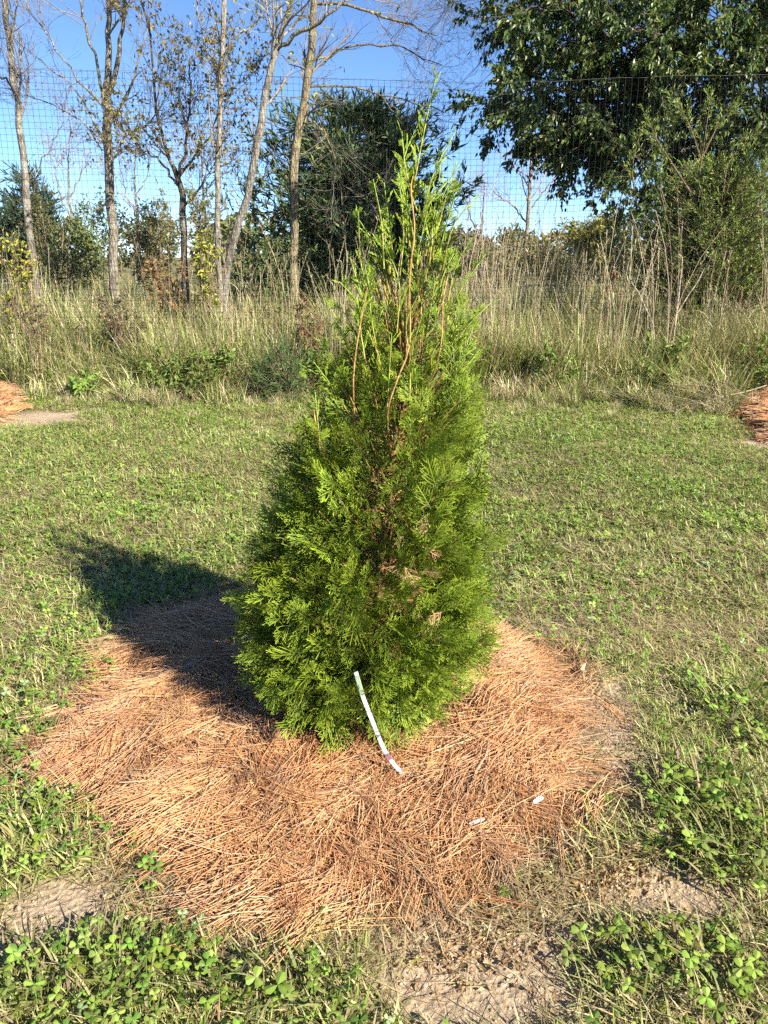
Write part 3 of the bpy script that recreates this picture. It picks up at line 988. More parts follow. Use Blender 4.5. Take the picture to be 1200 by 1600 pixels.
    Lb = rng.uniform(.10, .19, nc) * np.interp(z, [0, .6, 1.0], [1, 1, .8])
    m = 9
    f = np.tile(np.linspace(0.0, 1.0, m), nc)
    ci = np.repeat(np.arange(nc), m)
    sd_ = np.tile(np.where(np.arange(m) % 2, 1.0, -1.0), nc)
    sd_[np.arange(nc) * m + m - 1] = 0
    back = ((1 - f) * Lb[ci])[:, None]
    P2 = tipP[ci] - dd[ci] * (back + .05) - np.array([0, 0, 1]) * (back ** 2) * 1.2 + rng.normal(0, .004, (nc * m, 3))
    an = np.radians(rng.uniform(26, 46, nc * m))[:, None]
    d2 = unit(dd[ci] * np.cos(an * np.abs(sd_)[:, None]) + lat[ci] * (sd_[:, None] * np.sin(an)) + rng.normal(0, .08, (nc * m, 3)))
    n2 = unit(nn[ci] + rng.normal(0, .22, (nc * m, 3)))
    s2 = (.58 + .42 * (1 - np.abs(f - .45))) * rng.uniform(.62, 1.05, nc * m) * np.where(sd_ == 0, 1.1, 1.0)
    P, d, nr, scl = np.concatenate([P1, P2]), np.concatenate([d1, d2]), np.concatenate([n1, n2]), np.concatenate([s1, s2])
    shell = np.concatenate([sh1, np.full(nc * m, 1.0)])
    z = P[:, 2]
    n = len(P)
    scl = scl * np.interp(z, [0, .6, 1.0], [1.0, .95, .72])
    P[:, 2] = np.maximum(P[:, 2], np.where(d[:, 2] < 0, .022 + .07 * -d[:, 2], .022))
    fan_tone = np.concatenate([np.full(len(P1), .55), rng.uniform(.85, 1.2, nc)[ci]])  # inner filler sprays coloured darker to stand in for shade inside the crown
    var = rng.integers(0, 18, n)
    # sprays that show largest become parts of their own
    u_, v_, zc = project(P + d * .05)
    face = np.abs(np.sum(unit(P - np.array([0, 0, CAM_H])) * unit(nr), -1))
    front = (P[:, 1] < by) & (shell > .82)
    score = np.where(front, face * scl / zc, 0)
    top = np.argsort(-score)[:300]
    is_part = np.zeros(n, bool)
    is_part[top] = True
    Rm = frames(d, nr)
    part_me = []
    for i, (V, Q, C) in enumerate(variants):
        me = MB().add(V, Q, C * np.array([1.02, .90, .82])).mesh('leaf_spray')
        me.materials.append(M_ARB)
        part_me.append(me)
    pinv = parent_inv(root)
    for i in top:
        o = bpy.data.objects.new('leaf_spray', part_me[var[i]])
        COL.objects.link(o)
        M = Matrix.Identity(4)
        for a in range(3):
            for b in range(3):
                M[a][b] = float(Rm[i][a, b] * scl[i])
            M[a][3] = float(P[i][a])
        o.parent = root
        o.matrix_parent_inverse = pinv
        o.matrix_basis = M
    mb = MB()
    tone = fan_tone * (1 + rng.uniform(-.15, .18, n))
    yel = rng.uniform(0, 1, n)
    for k in range(18):
        s = np.where((var == k) & ~is_part)[0]
        V, Q, C = variants[k]
        W = np.einsum('nij,vj->nvi', Rm[s] * scl[s][:, None, None], V) + P[s][:, None, :]
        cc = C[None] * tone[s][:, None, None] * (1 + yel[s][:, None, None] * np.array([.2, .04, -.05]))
        QQ = (Q[None] + (np.arange(len(s)) * len(V))[:, None, None]).reshape(-1, 4)
        mb.add(W, QQ, cc)
    f = mb.build('foliage', M_ARB, root)
    tag(f, kind='stuff')
    # upright whips of the open top
    mb = MB(); ms = MB()
    nar = [spray_mesh(rng, .05, True) for _ in range(6)] + [spray_mesh(rng, .045) for _ in range(4)]
    whips = [  # root u,v  tip u,v, depth
        (645, 300, 683, 112, 0.0), (644, 300, 628, 205, -.02), (652, 330, 655, 190, .02), (660, 340, 712, 205, .03), (655, 360, 718, 262, -.03),
        (690, 430, 745, 305, -.05), (665, 400, 690, 240, .03), (600, 420, 583, 280, -.05), (610, 430, 600, 285, .02), (575, 470, 560, 330, -.08),
        (625, 430, 622, 270, -.05), (635, 380, 625, 262, .05), (700, 470, 735, 375, -.08), (690, 520, 760, 395, .0), (700, 560, 770, 470, -.05),
        (560, 520, 530, 440, -.09), (545, 560, 510, 470, .03), (530, 600, 492, 520, -.06), (520, 640, 470, 570, -.03),
        (500, 700, 492, 610, -.2), (605, 640, 612, 520, -.2), (640, 620, 660, 490, -.2), (570, 560, 585, 430, -.15), (655, 470, 668, 330, -.06), (620, 520, 600, 380, -.12)]
    for _ in range(34):
        v0 = rng.uniform(350, 700)
        zz = at(600, v0, ARB_D)[2]
        c_, r_ = arb_shape(zz)
        a_ = rng.uniform(0, 2 * math.pi)
        u0, _, _ = project(np.array([c_ + r_ * .6 * math.cos(a_), by, zz]))
        whips.append((u0, v0, u0 + 45 * math.cos(a_) + rng.normal(0, 14), v0 - rng.uniform(70, 135), r_ * .75 * math.sin(a_)))
    sp_P, sp_d, sp_n, sp_s, sp_v = [], [], [], [], []
    for (u0, v0, u1, v1, dd) in whips:
        A, B = at(u0, v0, ARB_D + dd * .8), at(u1, v1, ARB_D + dd)
        mdl = A * .5 + B * .5 + np.array([(A[0] - B[0]) * .22 + rng.normal(0, .008), rng.normal(0, .012), rng.normal(0, .008)])
        s = smooth_poly(np.stack([A, mdl, B]), 8)
        L = np.linalg.norm(B - A)
        tubes(ms, s[None], np.linspace(.0018, .0009, 8)[None], 5, np.array([.34, .28, .07]), np.array([.26, .38, .08]))
        m = int(L / .0095)
        for j in range(m):
            f = .06 + .94 * (j + .5) / m
            p = np.array([np.interp(f, np.linspace(0, 1, 8), s[:, c]) for c in range(3)])
            T = unit(s[min(7, int(f * 7) + 1)] - s[int(min(f * 7, 6))])
            pd = rand_dirs(1, rng)[0]
            pd = unit(pd - T * np.dot(pd, T))
            an = math.radians(rng.uniform(18, 42))
            dv = T * math.cos(an) + pd * math.sin(an)
            sp_P.append(p); sp_d.append(dv); sp_n.append(np.cross(dv, pd) + rng.normal(0, .2, 3))
            sp_s.append(rng.uniform(.45, 1.0) * (1.1 - .55 * f)); sp_v.append(rng.integers(0, 6) if rng.uniform() < .75 else rng.integers(6, 10))
    sp_P, sp_d, sp_n, sp_s, sp_v = map(np.array, (sp_P, sp_d, sp_n, sp_s, sp_v))
    Rw = frames(sp_d, sp_n)
    for k in range(10):
        s = np.where(sp_v == k)[0]
        if not len(s):
            continue
        V, Q, C = nar[k]
        W = np.einsum('nij,vj->nvi', Rw[s] * sp_s[s][:, None, None], V) + sp_P[s][:, None, :]
        cc = C[None] * rng.uniform(.9, 1.35, (len(s), 1, 1)) * np.array([1.12, 1.05, .95])
        mb.add(W, (Q[None] + (np.arange(len(s)) * len(V))[:, None, None]).reshape(-1, 4), cc)
    tag(mb.build('top_foliage', M_ARB, root), kind='stuff')
    tag(ms.build('whips', M_STEM, root, True), kind='stuff')
    # dead brown sprays in the gap on the sunny side
    mb = MB()
    m = 34
    uu, vv = rng.normal(632, 28, m), rng.normal(925, 55, m)
    P = np.stack([at(a, b, ARB_D - .17 + rng.uniform(-.02, .08)) for a, b in zip(uu, vv)])
    dv = unit(rng.normal(0, .6, (m, 3)) + np.array([0, -.4, -.5]))
    Rb = frames(dv, rand_dirs(m, rng))
    V, Q, C = variants[3]
    W = np.einsum('nij,vj->nvi', Rb * .55, V) + P[:, None, :]
    cc = np.repeat(jitter_cols(np.array([[.36, .19, .09], [.30, .22, .10], [.45, .28, .15]]), m, .2, .05, rng)[:, None], len(V), 1)
    mb.add(W, (Q[None] + (np.arange(m) * len(V))[:, None, None]).reshape(-1, 4), cc)
    mb.build('dead_sprays', M_ARB, root)


build_arborvitae()


# ------------------------------------------------------------------ tall weeds behind the lawn
WG = np.array([[0.20, 0.25, 0.07], [0.25, 0.295, 0.09], [0.31, 0.325, 0.14], [0.14, 0.195, 0.055]])
WD = np.array([[0.47, 0.39, 0.23], [0.60, 0.53, 0.37], [0.39, 0.31, 0.18], [0.33, 0.28, 0.16], [0.50, 0.46, 0.29]])


def weed_clump(rng, n, r, Lr, dry, W=(.004, .009), lean=(0, .5), bend=(.2, 1.6), seg=5):
    mb = MB()
    ang, rr = rng.uniform(0, 6.283, n), r * np.sqrt(rng.uniform(0, 1, n))
    P = np.stack([rr * np.cos(ang), rr * np.sin(ang), np.full(n, -.01)], -1)
    isd = rng.uniform(0, 1, n) < dry
    c0 = np.where(isd[:, None], jitter_cols(WD, n, .25, .06, rng), jitter_cols(WG, n, .25, .08, rng))
    c1 = c0 * (1 + rng.uniform(0, .5, (n, 1))) + np.array([.05, .03, .01])
    ribbons(mb, P, rng.uniform(0, 6.283, n), rng.uniform(*lean, n), rng.uniform(*bend, n), rng.uniform(*Lr, n), rng.uniform(*W, n), seg, c0 * .9, c1, fold=.25)
    return mb


def stalk_clump(rng, n, r, Lr, cols=WD, head=True):
    """upright dry stems with loose seed heads"""
    mb = MB()
    ang, rr = rng.uniform(0, 6.283, n), r * np.sqrt(rng.uniform(0, 1, n))
    B = np.stack([rr * np.cos(ang), rr * np.sin(ang), np.full(n, -.01)], -1)
    L = rng.uniform(*Lr, n)
    ln = rng.normal(0, .05, (n, 2))
    bd = rng.normal(0, .10, (n, 2))
    t = np.linspace(0, 1, 6)
    pts = np.stack([B[:, 0:1] + L[:, None] * (ln[:, 0:1] * t + bd[:, 0:1] * t ** 3), B[:, 1:2] + L[:, None] * (ln[:, 1:2] * t + bd[:, 1:2] * t ** 3), L[:, None] * t], -1)
    c = jitter_cols(cols, n, .2, .05, rng)
    tubes(mb, pts, np.repeat(np.linspace(.0034, .0016, 6)[None], n, 0), 3, c, c * 1.15)
    # leaves along the stem
    m = 2
    idx = np.repeat(np.arange(n), m)
    f = rng.uniform(.15, .75, n * m)
    i0 = (f * 5).astype(int)
    w = (f * 5 - i0)[:, None]
    P = pts[idx, i0] * (1 - w) + pts[idx, i0 + 1] * w
    c2 = jitter_cols(cols, n * m, .3, .06, rng)
    ribbons(mb, P, rng.uniform(0, 6.283, n * m), rng.uniform(.3, .8, n * m), rng.uniform(.6, 2.2, n * m), rng.uniform(.12, .3, n * m), rng.uniform(.004, .008, n * m), 4, c2, c2, fold=.3)
    if head:
        m = 9
        idx = np.repeat(np.arange(n), m)
        f = rng.uniform(.86, 1, n * m)
        i0 = np.minimum((f * 5).astype(int), 4)
        w = (f * 5 - i0)[:, None]
        P = pts[idx, i0] * (1 - w) + pts[idx, i0 + 1] * w
        c3 = jitter_cols(np.array([[.5, .42, .28], [.40, .31, .19], [.55, .46, .32]]), n * m, .2, .05, rng)
        ribbons(mb, P, rng.uniform(0, 6.283, n * m), rng.uniform(.1, .7, n * m), rng.uniform(.2, 1.5, n * m), rng.uniform(.02, .06, n * m), rng.uniform(.004, .009, n * m), 2, c3, c3, fold=.3)
    return mb


def forb_clump(rng, n, H, cols, lsize, lw, stemc=(.22, .16, .08)):
    """leafy broad-leaved weed: stems with many small leaves"""
    mb = MB()
    B = np.stack([rng.normal(0, .05, n), rng.normal(0, .05, n), np.full(n, -.01)], -1)
    T = B + np.stack([rng.normal(0, .14, n), rng.normal(0, .14, n), rng.uniform(.6, 1, n)], -1) * H
    mid = (B + T) / 2 + rng.normal(0, .03, (n, 3))
    pts = np.stack([B, mid, T], 1)
    p2, r2 = grow(pts, np.full((n, 3), .003), 6, .3, 1, .1 * H, .3 * H, 40, 4, .1, .15, .7, rng)
    tubes(mb, pts, np.repeat(np.array([[.004, .003, .002]]), n, 0), 4, np.array(stemc))
    tubes(mb, p2, np.maximum(r2, .001), 3, np.array(stemc))
    m = 10
    idx = np.repeat(np.arange(len(p2)), m)
    f = rng.uniform(.15, 1, len(idx)) * 3
    i0 = np.minimum(f.astype(int), 2)
    w = (f - i0)[:, None]
    P = p2[idx, i0] * (1 - w) + p2[idx, i0 + 1] * w
    N = len(idx)
    leaves(mb, P, unit(rng.normal(0, 1, (N, 3)) + np.array([0, 0, -.1])), unit(rng.normal(0, .6, (N, 3)) + np.array([0, 0, 1])), rng.uniform(*lsize, N), rng.uniform(*lw, N), jitter_cols(np.array(cols), N, .25, .08, rng))
    return mb


def weed_edge(x):
    return 6.05 + (noise2(x, x * 0, .8, 5) - .5) * .6 + (noise2(x, x * 0, 2.7, 6) - .5) * .45 - np.clip(np.abs(x - 2.3) - 1.2, -1, 0) * -.25 - .12 * np.clip(x, 0, 3)


def build_weeds():
    rng = np.random.default_rng(31)
    low = [weed_clump(rng, 95, .17, (.22, .55), .2, (.007, .016)) for _ in range(5)]
    lowd = [weed_clump(rng, 170, .20, (.18, .42), .75) for _ in range(3)]
    tall = [weed_clump(rng, 170, .28, (.45, .98), .33, (.005, .012), (0, .4), (.1, 1.5), 4) for _ in range(6)]
    stalk = [stalk_clump(rng, 9, .16, (.8, 1.35)) for _ in range(5)] + [stalk_clump(rng, 5, .14, (1.1, 1.65)) for _ in range(4)]
    forb = [forb_clump(rng, 4, .7, [(.10, .13, .05), (.14, .16, .06), (.2, .14, .07)], (.025, .06), (.012, .025)) for _ in range(3)] + \
           [forb_clump(rng, 4, .85, [(.15, .10, .07), (.19, .13, .08), (.22, .17, .08)], (.02, .05), (.01, .022)) for _ in range(3)] + \
           [forb_clump(rng, 5, .5, [(.2, .28, .06), (.15, .23, .055), (.25, .3, .09)], (.03, .07), (.015, .03)) for _ in range(4)]

    def put(name, var, x, y, s, idx, label, cat, tl=.08):
        n = len(x)
        scatter(name, var, M_WEED, np.stack([x, y, gz(x, y)], -1), rng.uniform(0, 6.283, n), (rng.normal(0, tl, n), rng.normal(0, tl, n)), s, idx, label, cat)
    # low arching skirt
    n = 680
    x = rng.uniform(-5.2, 5.2, n)
    y = weed_edge(x) + np.abs(rng.normal(0, 1, n)) * .75 - .7 * rng.uniform(0, 1, n) ** 3
    idx = np.where(rng.uniform(0, 1, n) < .25 + .3 * (fbm(x, y, .9, 7) > .5), rng.integers(5, 8, n), rng.integers(0, 5, n))
    k = np.minimum(poly_sd(x, y, STRAW_L), poly_sd(x, y, STRAW_R)) > .05
    x, y, idx = x[k], y[k], idx[k]
    n = len(x)
    s = rng.uniform(.55, 1.15, n) * np.clip(.5 + (y - weed_edge(x)) * .8, .22, 1.1)
    put('weed_skirt', low + lowd, x, y, s, idx, 'arching green and dry grass along the lawn edge', 'grass', .1)
    # main stand
    n = 950
    y = 6.5 + rng.uniform(0, 1, n) ** 1.7 * 9.5
    x = rng.uniform(-1, 1, n) * (.62 * y + .8)
    k = y > weed_edge(x) + .45
    x, y = x[k], y[k]
    n = len(x)
    hs = (.66 + .48 * fbm(x, y, .9, 15)) * np.clip(.62 + (y - weed_edge(x)) * .28, .5, 1.0)
    put('tall_grass', tall, x, y, rng.uniform(.75, 1.15, n) * hs, rng.integers(0, 6, n), 'tall tangled tan and green grass filling the field edge', 'grass')
    # dry stalks, thick on the right
    n = 480
    y = 6.45 + rng.uniform(0, 1, n) ** 1.6 * 5
    x = rng.uniform(-1, 1, n) * (.62 * y + .8)
    k = rng.uniform(0, 1, n) < np.clip(.13 + .5 * (x > .5) + .7 * (fbm(x, y, .8, 25) - .5), .05, 1)
    x, y = x[k], y[k]
    n = len(x)
    idx = np.where((x > .4) & (rng.uniform(0, 1, n) < .45), rng.integers(5, 9, n), rng.integers(0, 5, n))
    put('dry_stalks', stalk, x, y, rng.uniform(.66, 1.08, n), idx, 'upright straw coloured stalks with seed heads in the weeds', 'grass', .03)
    n = 520
    y = 6.0 + rng.uniform(0, 1, n) ** 1.5 * 5
    x = rng.uniform(-1, 1, n) * (.62 * y + .6)
    k = (y > weed_edge(x) + .05) & (rng.uniform(0, 1, n) < np.where(x < .3, .75, .4))
    x, y = x[k], y[k]
    n = len(x)
    put('leafy_weeds', forb, x, y, rng.uniform(.45, 1.1, n), np.where((x > .3) | (y < 6.9), rng.integers(6, 10, n), rng.integers(0, 10, n)), 'brown and green leafy weeds among the tall grass', 'weeds', .1)


build_weeds()


# ------------------------------------------------------------------ wildlife fence
def build_fence():
    D = 6.75
    root = empty('wildlife_fence', (0, D, 0), 'tall black plastic mesh fence with a top wire behind the weeds', 'fence')
    rng = np.random.default_rng(51)
    ctrl_u = np.array([-130, 0, 60, 250, 450, 600, 740, 850, 1000, 1100, 1200, 1330])
    ctrl_v = np.array([103, 106, 108, 114, 121, 126, 130, 128, 122, 118.5, 118, 119])
    P = at(ctrl_u, ctrl_v, D)

    def top(x):
        return np.interp(x, P[:, 0], P[:, 2])
    x0, x1, c = P[0, 0], P[-1, 0], .047
    xs = np.arange(x0, x1, c)
    rows = int(2.5 / c)
    jx = (fbm(xs, xs * 0, 2.0, 3) - .5) * .03

    def pos(x, h):
        """h 0 at the ground .. 1 at the top wire; slack net sways a little"""
        z = top(x) * h
        s = (fbm(x, z, 1.1, 12) - .5) * .10 + .03 * np.sin(x * 9 + z * 2) * .3
        return np.stack([x + (fbm(x, z, 3.0, 9) - .5) * .022, D + s, z + (fbm(x, z, 2.2, 33) - .5) * .03 * np.sin(np.pi * np.clip(h, 0, 1))], -1)
    mb = MB()
    hv = np.linspace(0, 1, rows + 1)
    X, H = np.meshgrid(xs, hv, indexing='ij')
    pts = pos(X, H)
    blk = np.array([.012, .014, .018])
    tubes(mb, pts, np.full(X.shape, .00115), 3, blk)
    tubes(mb, np.swapaxes(pts, 0, 1), np.full(X.T.shape, .00105), 3, blk)
    # the knots where strands cross
    q = pts[:, 1:].reshape(-1, 3)
    q = q[q[:, 2] > .8]
    k = .0036
    off = np.array([[k, 0, 0], [-k, 0, 0], [0, k * .6, 0], [0, -k * .6, 0], [0, 0, k], [0, 0, -k]])
    V = q[:, None, :] + off[None]
    T = np.array([(0, 2, 4), (2, 1, 4), (1, 3, 4), (3, 0, 4), (2, 0, 5), (1, 2, 5), (3, 1, 5), (0, 3, 5)])
    mb.add(V, (T[None] + (np.arange(len(q)) * 6)[:, None, None]).reshape(-1, 3), blk)
    tag(mb.build('netting', M_NET, root), kind='stuff')
    xw = np.linspace(x0, x1, 220)
    w = np.stack([xw, np.full(220, D - .006), top(xw) + .004 + (noise2(xw, xw * 0, 6, 4) - .5) * .008], -1)
    mb = MB(); tubes(mb, w[None], np.full((1, 220), .0012), 5, np.array([.10, .10, .10]))
    mb.build('top_wire', M_NET, root, True)
    for x in (x0, x1):
        mb = MB()
        zz = np.array([-.3, .8, 1.7, float(top(x)) + .08])
        tubes(mb, np.stack([np.full(4, x), np.full(4, D + .05), zz], -1)[None], np.full((1, 4), .03), 10, np.array([.06, .06, .06]))
        mb.build('post', M_NET, root, True)


build_fence()


# ------------------------------------------------------------------ trees
def wood_tree(name, label, D, limbs, col, bark, group=None, lv=(7, 5), L1=(.5, 1.3), L2=(.15, .5), up=.10, ang=42, seed=1, leaf=None, twigcol=None, third=0):
    """limbs: list of pixel paths; the first is the trunk that stands on the ground"""
    global RNG
    RNG = rng = np.random.default_rng(seed)
    first = limbs[0]
    base = at(first[0][0], first[0][1], D)
    root = empty(name, (base[0], D, 0), label, 'tree', group)
    allp, allr = [], []
    for i, rows in enumerate(limbs):
        ground = i == 0 or rows[0][1] > 425
        p, r = pix_path(rows, D, 22 if ground else 14, depth=0 if ground else rng.uniform(-.5, .5), ground=ground, wob=.008 if ground else .012)
        r = r * (1 + (fbm(p[..., 2], p[..., 0], 6, seed) - .5) * .22)
        mb = MB(); tubes(mb, p, r, 12 if ground else 8, np.array(col) * rng.uniform(.9, 1.1))
        mb.build('trunk' if ground else 'limb', bark, root, True)
        pp = smooth_poly(np.column_stack([p[0], r[0]]), 14)
        allp.append(pp[None, :, :3]); allr.append(pp[None, :, 3])
    A, R = np.concatenate(allp), np.concatenate(allr)
    tc = np.array(twigcol if twigcol is not None else np.array(col) * .8)
    mb = MB()
    b1, r1 = grow(A, R, lv[0], .38, 1, *L1, ang, 7, up, .16, .42, rng)
    keep = b1[:, 0, 2] > 1.0
    b1, r1 = b1[keep], np.maximum(r1[keep], .0022)
    tubes(mb, b1, r1, 5, tc)
    b2, r2 = grow(b1, r1, lv[1], .15, 1, *L2, 40, 5, up * .6, .2, .6, rng)
    r2 = np.maximum(r2, .0014)
    tubes(mb, b2, r2, 3, tc * .9)
    last = b2
    if third:
        b3, r3 = grow(b2, r2, third, .2, 1, L2[0] * .5, L2[1] * .6, 40, 4, up * .4, .22, .7, rng)
        tubes(mb, b3, np.maximum(r3, .0012), 3, tc * .85)
        last = b3
    tag(mb.build('twigs', M_TWIG, root, True), kind='stuff')
    if leaf:
        n, cols, Ls = leaf
        i = rng.integers(0, len(last), n)
        j = rng.integers(1, last.shape[1], n)
        P = last[i, j] + rng.normal(0, .012, (n, 3))
        mb = MB()
        leaves(mb, P, unit(rng.normal(0, .7, (n, 3)) + np.array([0, 0, -.7])), rand_dirs(n, rng), rng.uniform(*Ls, n), rng.uniform(Ls[0] * .4, Ls[1] * .5, n), jitter_cols(np.array(cols), n, .25, .08, rng))
        tag(mb.build('crown', M_DRYLEAF, root), kind='stuff')
    return root


GREY = (.31, .27, .215)
wood_tree('bare_tree', 'slender leaning bare tree trunk at the far left edge', 9.0,
          [[(52, 420, 21), (45, 330, 20), (31, 200, 18), (18, 90, 16), (5, 0, 14), (-8, -120, 11), (-20, -260, 8)],
           [(24, 140, 6), (-10, 105, 5), (-50, 60, 4)], [(40, 290, 4), (75, 235, 3), (98, 190, 2)]],
          GREY, M_BARK, seed=101, lv=(9, 7), third=1)
wood_tree('bare_tree', 'bare grey tree with a forked trunk, second trunk from the left', 8.8,
          [[(178, 430, 26), (173, 330, 24), (168, 240, 23), (166, 165, 23), (168, 110, 17), (171, 50, 13), (172, 0, 12), (168, -130, 9), (172, -260, 5)],
           [(169, 150, 13), (184, 95, 11), (190, 30, 9), (206, -60, 7), (220, -180, 4)], [(162, 150, 9), (150, 95, 7), (133, 45, 6), (126, 0, 5), (112, -90, 3)],
           [(160, 165, 7), (120, 120, 5), (84, 70, 4), (55, 25, 3), (20, -30, 2)], [(158, 210, 6), (118, 140, 4), (70, 100, 3), (25, 62, 2)],
           [(160, 235, 5), (130, 190, 4), (85, 165, 3), (40, 150, 2)], [(172, 260, 6), (200, 215, 5), (235, 190, 4), (262, 150, 2)]],
          (.30, .255, .195), M_BARK, seed=102, lv=(10, 8), leaf=(60, [(.28, .22, .1), (.2, .15, .07)], (.03, .05)), third=2)
wood_tree('small_tree', 'thin dark tree with sparse olive and yellow leaves', 8.4,
          [[(290, 432, 18), (286, 340, 17), (280, 285, 15), (262, 240, 9), (247, 190, 7), (240, 120, 6), (233, 50, 5), (215, -30, 4), (205, -110, 2)],
           [(279, 285, 9), (290, 220, 7), (298, 150, 5), (296, 90, 3)], [(278, 290, 7), (240, 245, 5), (200, 225, 3)], [(281, 275, 7), (318, 225, 5), (352, 165, 4), (378, 110, 2)],
           [(284, 330, 6), (315, 290, 5), (330, 240, 3)]],
          (.16, .125, .09), M_BARK, seed=103, lv=(14, 9), L1=(.4, 1.0), leaf=(2600, [(.22, .21, .06), (.30, .26, .07), (.16, .15, .06), (.36, .32, .06), (.2, .14, .07)], (.035, .06)))
wood_tree('bare_tree', 'twin stemmed tree, one stem upright and one leaning right, lichen on bark', 8.0,
          [[(343, 448, 17), (340, 340, 15), (341, 220, 14), (345, 110, 13), (350, 0, 12), (355, -140, 9), (350, -260, 5)],
           [(352, 446, 21), (370, 360, 20), (396, 268, 19), (411, 175, 18), (424, 105, 17), (440, 50, 14), (456, 0, 12), (478, -100, 9), (490, -220, 5)],
           [(430, 78, 12), (458, 55, 11), (505, 28, 9), (545, -8, 7), (610, -70, 4)], [(349, 85, 7), (372, 55, 5), (402, 32, 4), (420, -20, 3)],
           [(343, 130, 5), (326, 85, 4), (312, 30, 3), (300, -40, 2)], [(378, 330, 5), (360, 300, 4), (345, 330, 3)]],
          (.34, .30, .245), M_BARK, seed=104, lv=(9, 8), leaf=(520, [(.34, .34, .10), (.28, .28, .09)], (.04, .07)))
wood_tree('bare_tree', 'yellowish lichen covered trunk in front of the dark evergreen', 9.6,
          [[(458, 432, 25), (460, 340, 23), (462, 240, 23), (478, 150, 21), (486, 70, 19), (492, 0, 17), (500, -150, 14), (505, -280, 8)],
           [(492, 5, 9), (545, 10, 7), (610, 28, 6), (655, 45, 4), (682, 58, 2)], [(488, 95, 7), (550, 72, 5), (625, 75, 4), (690, 100, 2)],
           [(482, 135, 6), (560, 138, 5), (620, 155, 4), (690, 172, 3), (735, 166, 2)], [(492, -10, 8), (560, -30, 6), (640, -15, 5), (700, 0, 3), (745, 20, 2)],
           [(470, 190, 5), (500, 200, 4), (525, 250, 3), (535, 320, 2)]],
          (.26, .21, .135), M_BARK2, seed=105, lv=(11, 8), L1=(.5, 1.4), L2=(.2, .7), twigcol=(.25, .21, .17), third=3, ang=50)
wood_tree('far_bare_tree', 'slim distant bare tree with pinkish twigs below the leafy branch', 17.0,
          [[(818, 425, 12), (824, 350, 11), (828, 290, 9), (830, 230, 6), (826, 180, 3)], [(824, 350, 5), (800, 320, 4), (770, 300, 2)], [(826, 330, 5), (850, 300, 4), (868, 275, 2)]],
          (.30, .24, .19), M_BARK, seed=106, lv=(9, 8), L1=(.5, 1.4), L2=(.2, .7), twigcol=(.40, .29, .26), third=2)
wood_tree('far_bare_tree', 'small distant bare tree with pale twigs beside the arborvitae tip', 18.0,
          [[(752, 425, 7), (752, 370, 6), (755, 320, 4), (758, 285, 2)], [(752, 370, 4), (735, 340, 3), (728, 310, 2)]],
          (.30, .24, .2), M_BARK, seed=107, lv=(9, 8), L1=(.4, 1.1), L2=(.2, .6), twigcol=(.42, .32, .29), third=2)

for (uu, vt, dd_, sd0, lab) in ((108, 200, 11.5, 111, 'thin bare sapling between the leftmost and forked trunks'), (212, 215, 12.0, 112, 'thin bare sapling just right of the forked trunk'),
                               (318, 205, 11.0, 113, 'thin bare sapling just left of the twin stemmed tree'), (395, 190, 11.5, 114, 'thin bare sapling between the leaning stem and the evergreen')):
    wood_tree('bare_sapling', lab, dd_, [[(uu, 428, 8), (uu + 3, 350, 7), (uu - 2, 280, 5), (uu + 2, vt, 2)], [(uu + 2, 340, 4), (uu - 16, 300, 3), (uu - 26, 250, 2)], [(uu, 310, 4), (uu + 18, 270, 3), (uu + 24, 225, 2)]],
              (.30, .26, .21), M_BARK, seed=sd0, lv=(9, 7), L1=(.3, .9), L2=(.15, .45), twigcol=(.34, .29, .24), third=1, leaf=(160, [(.30, .28, .09), (.36, .30, .1)], (.03, .05)))


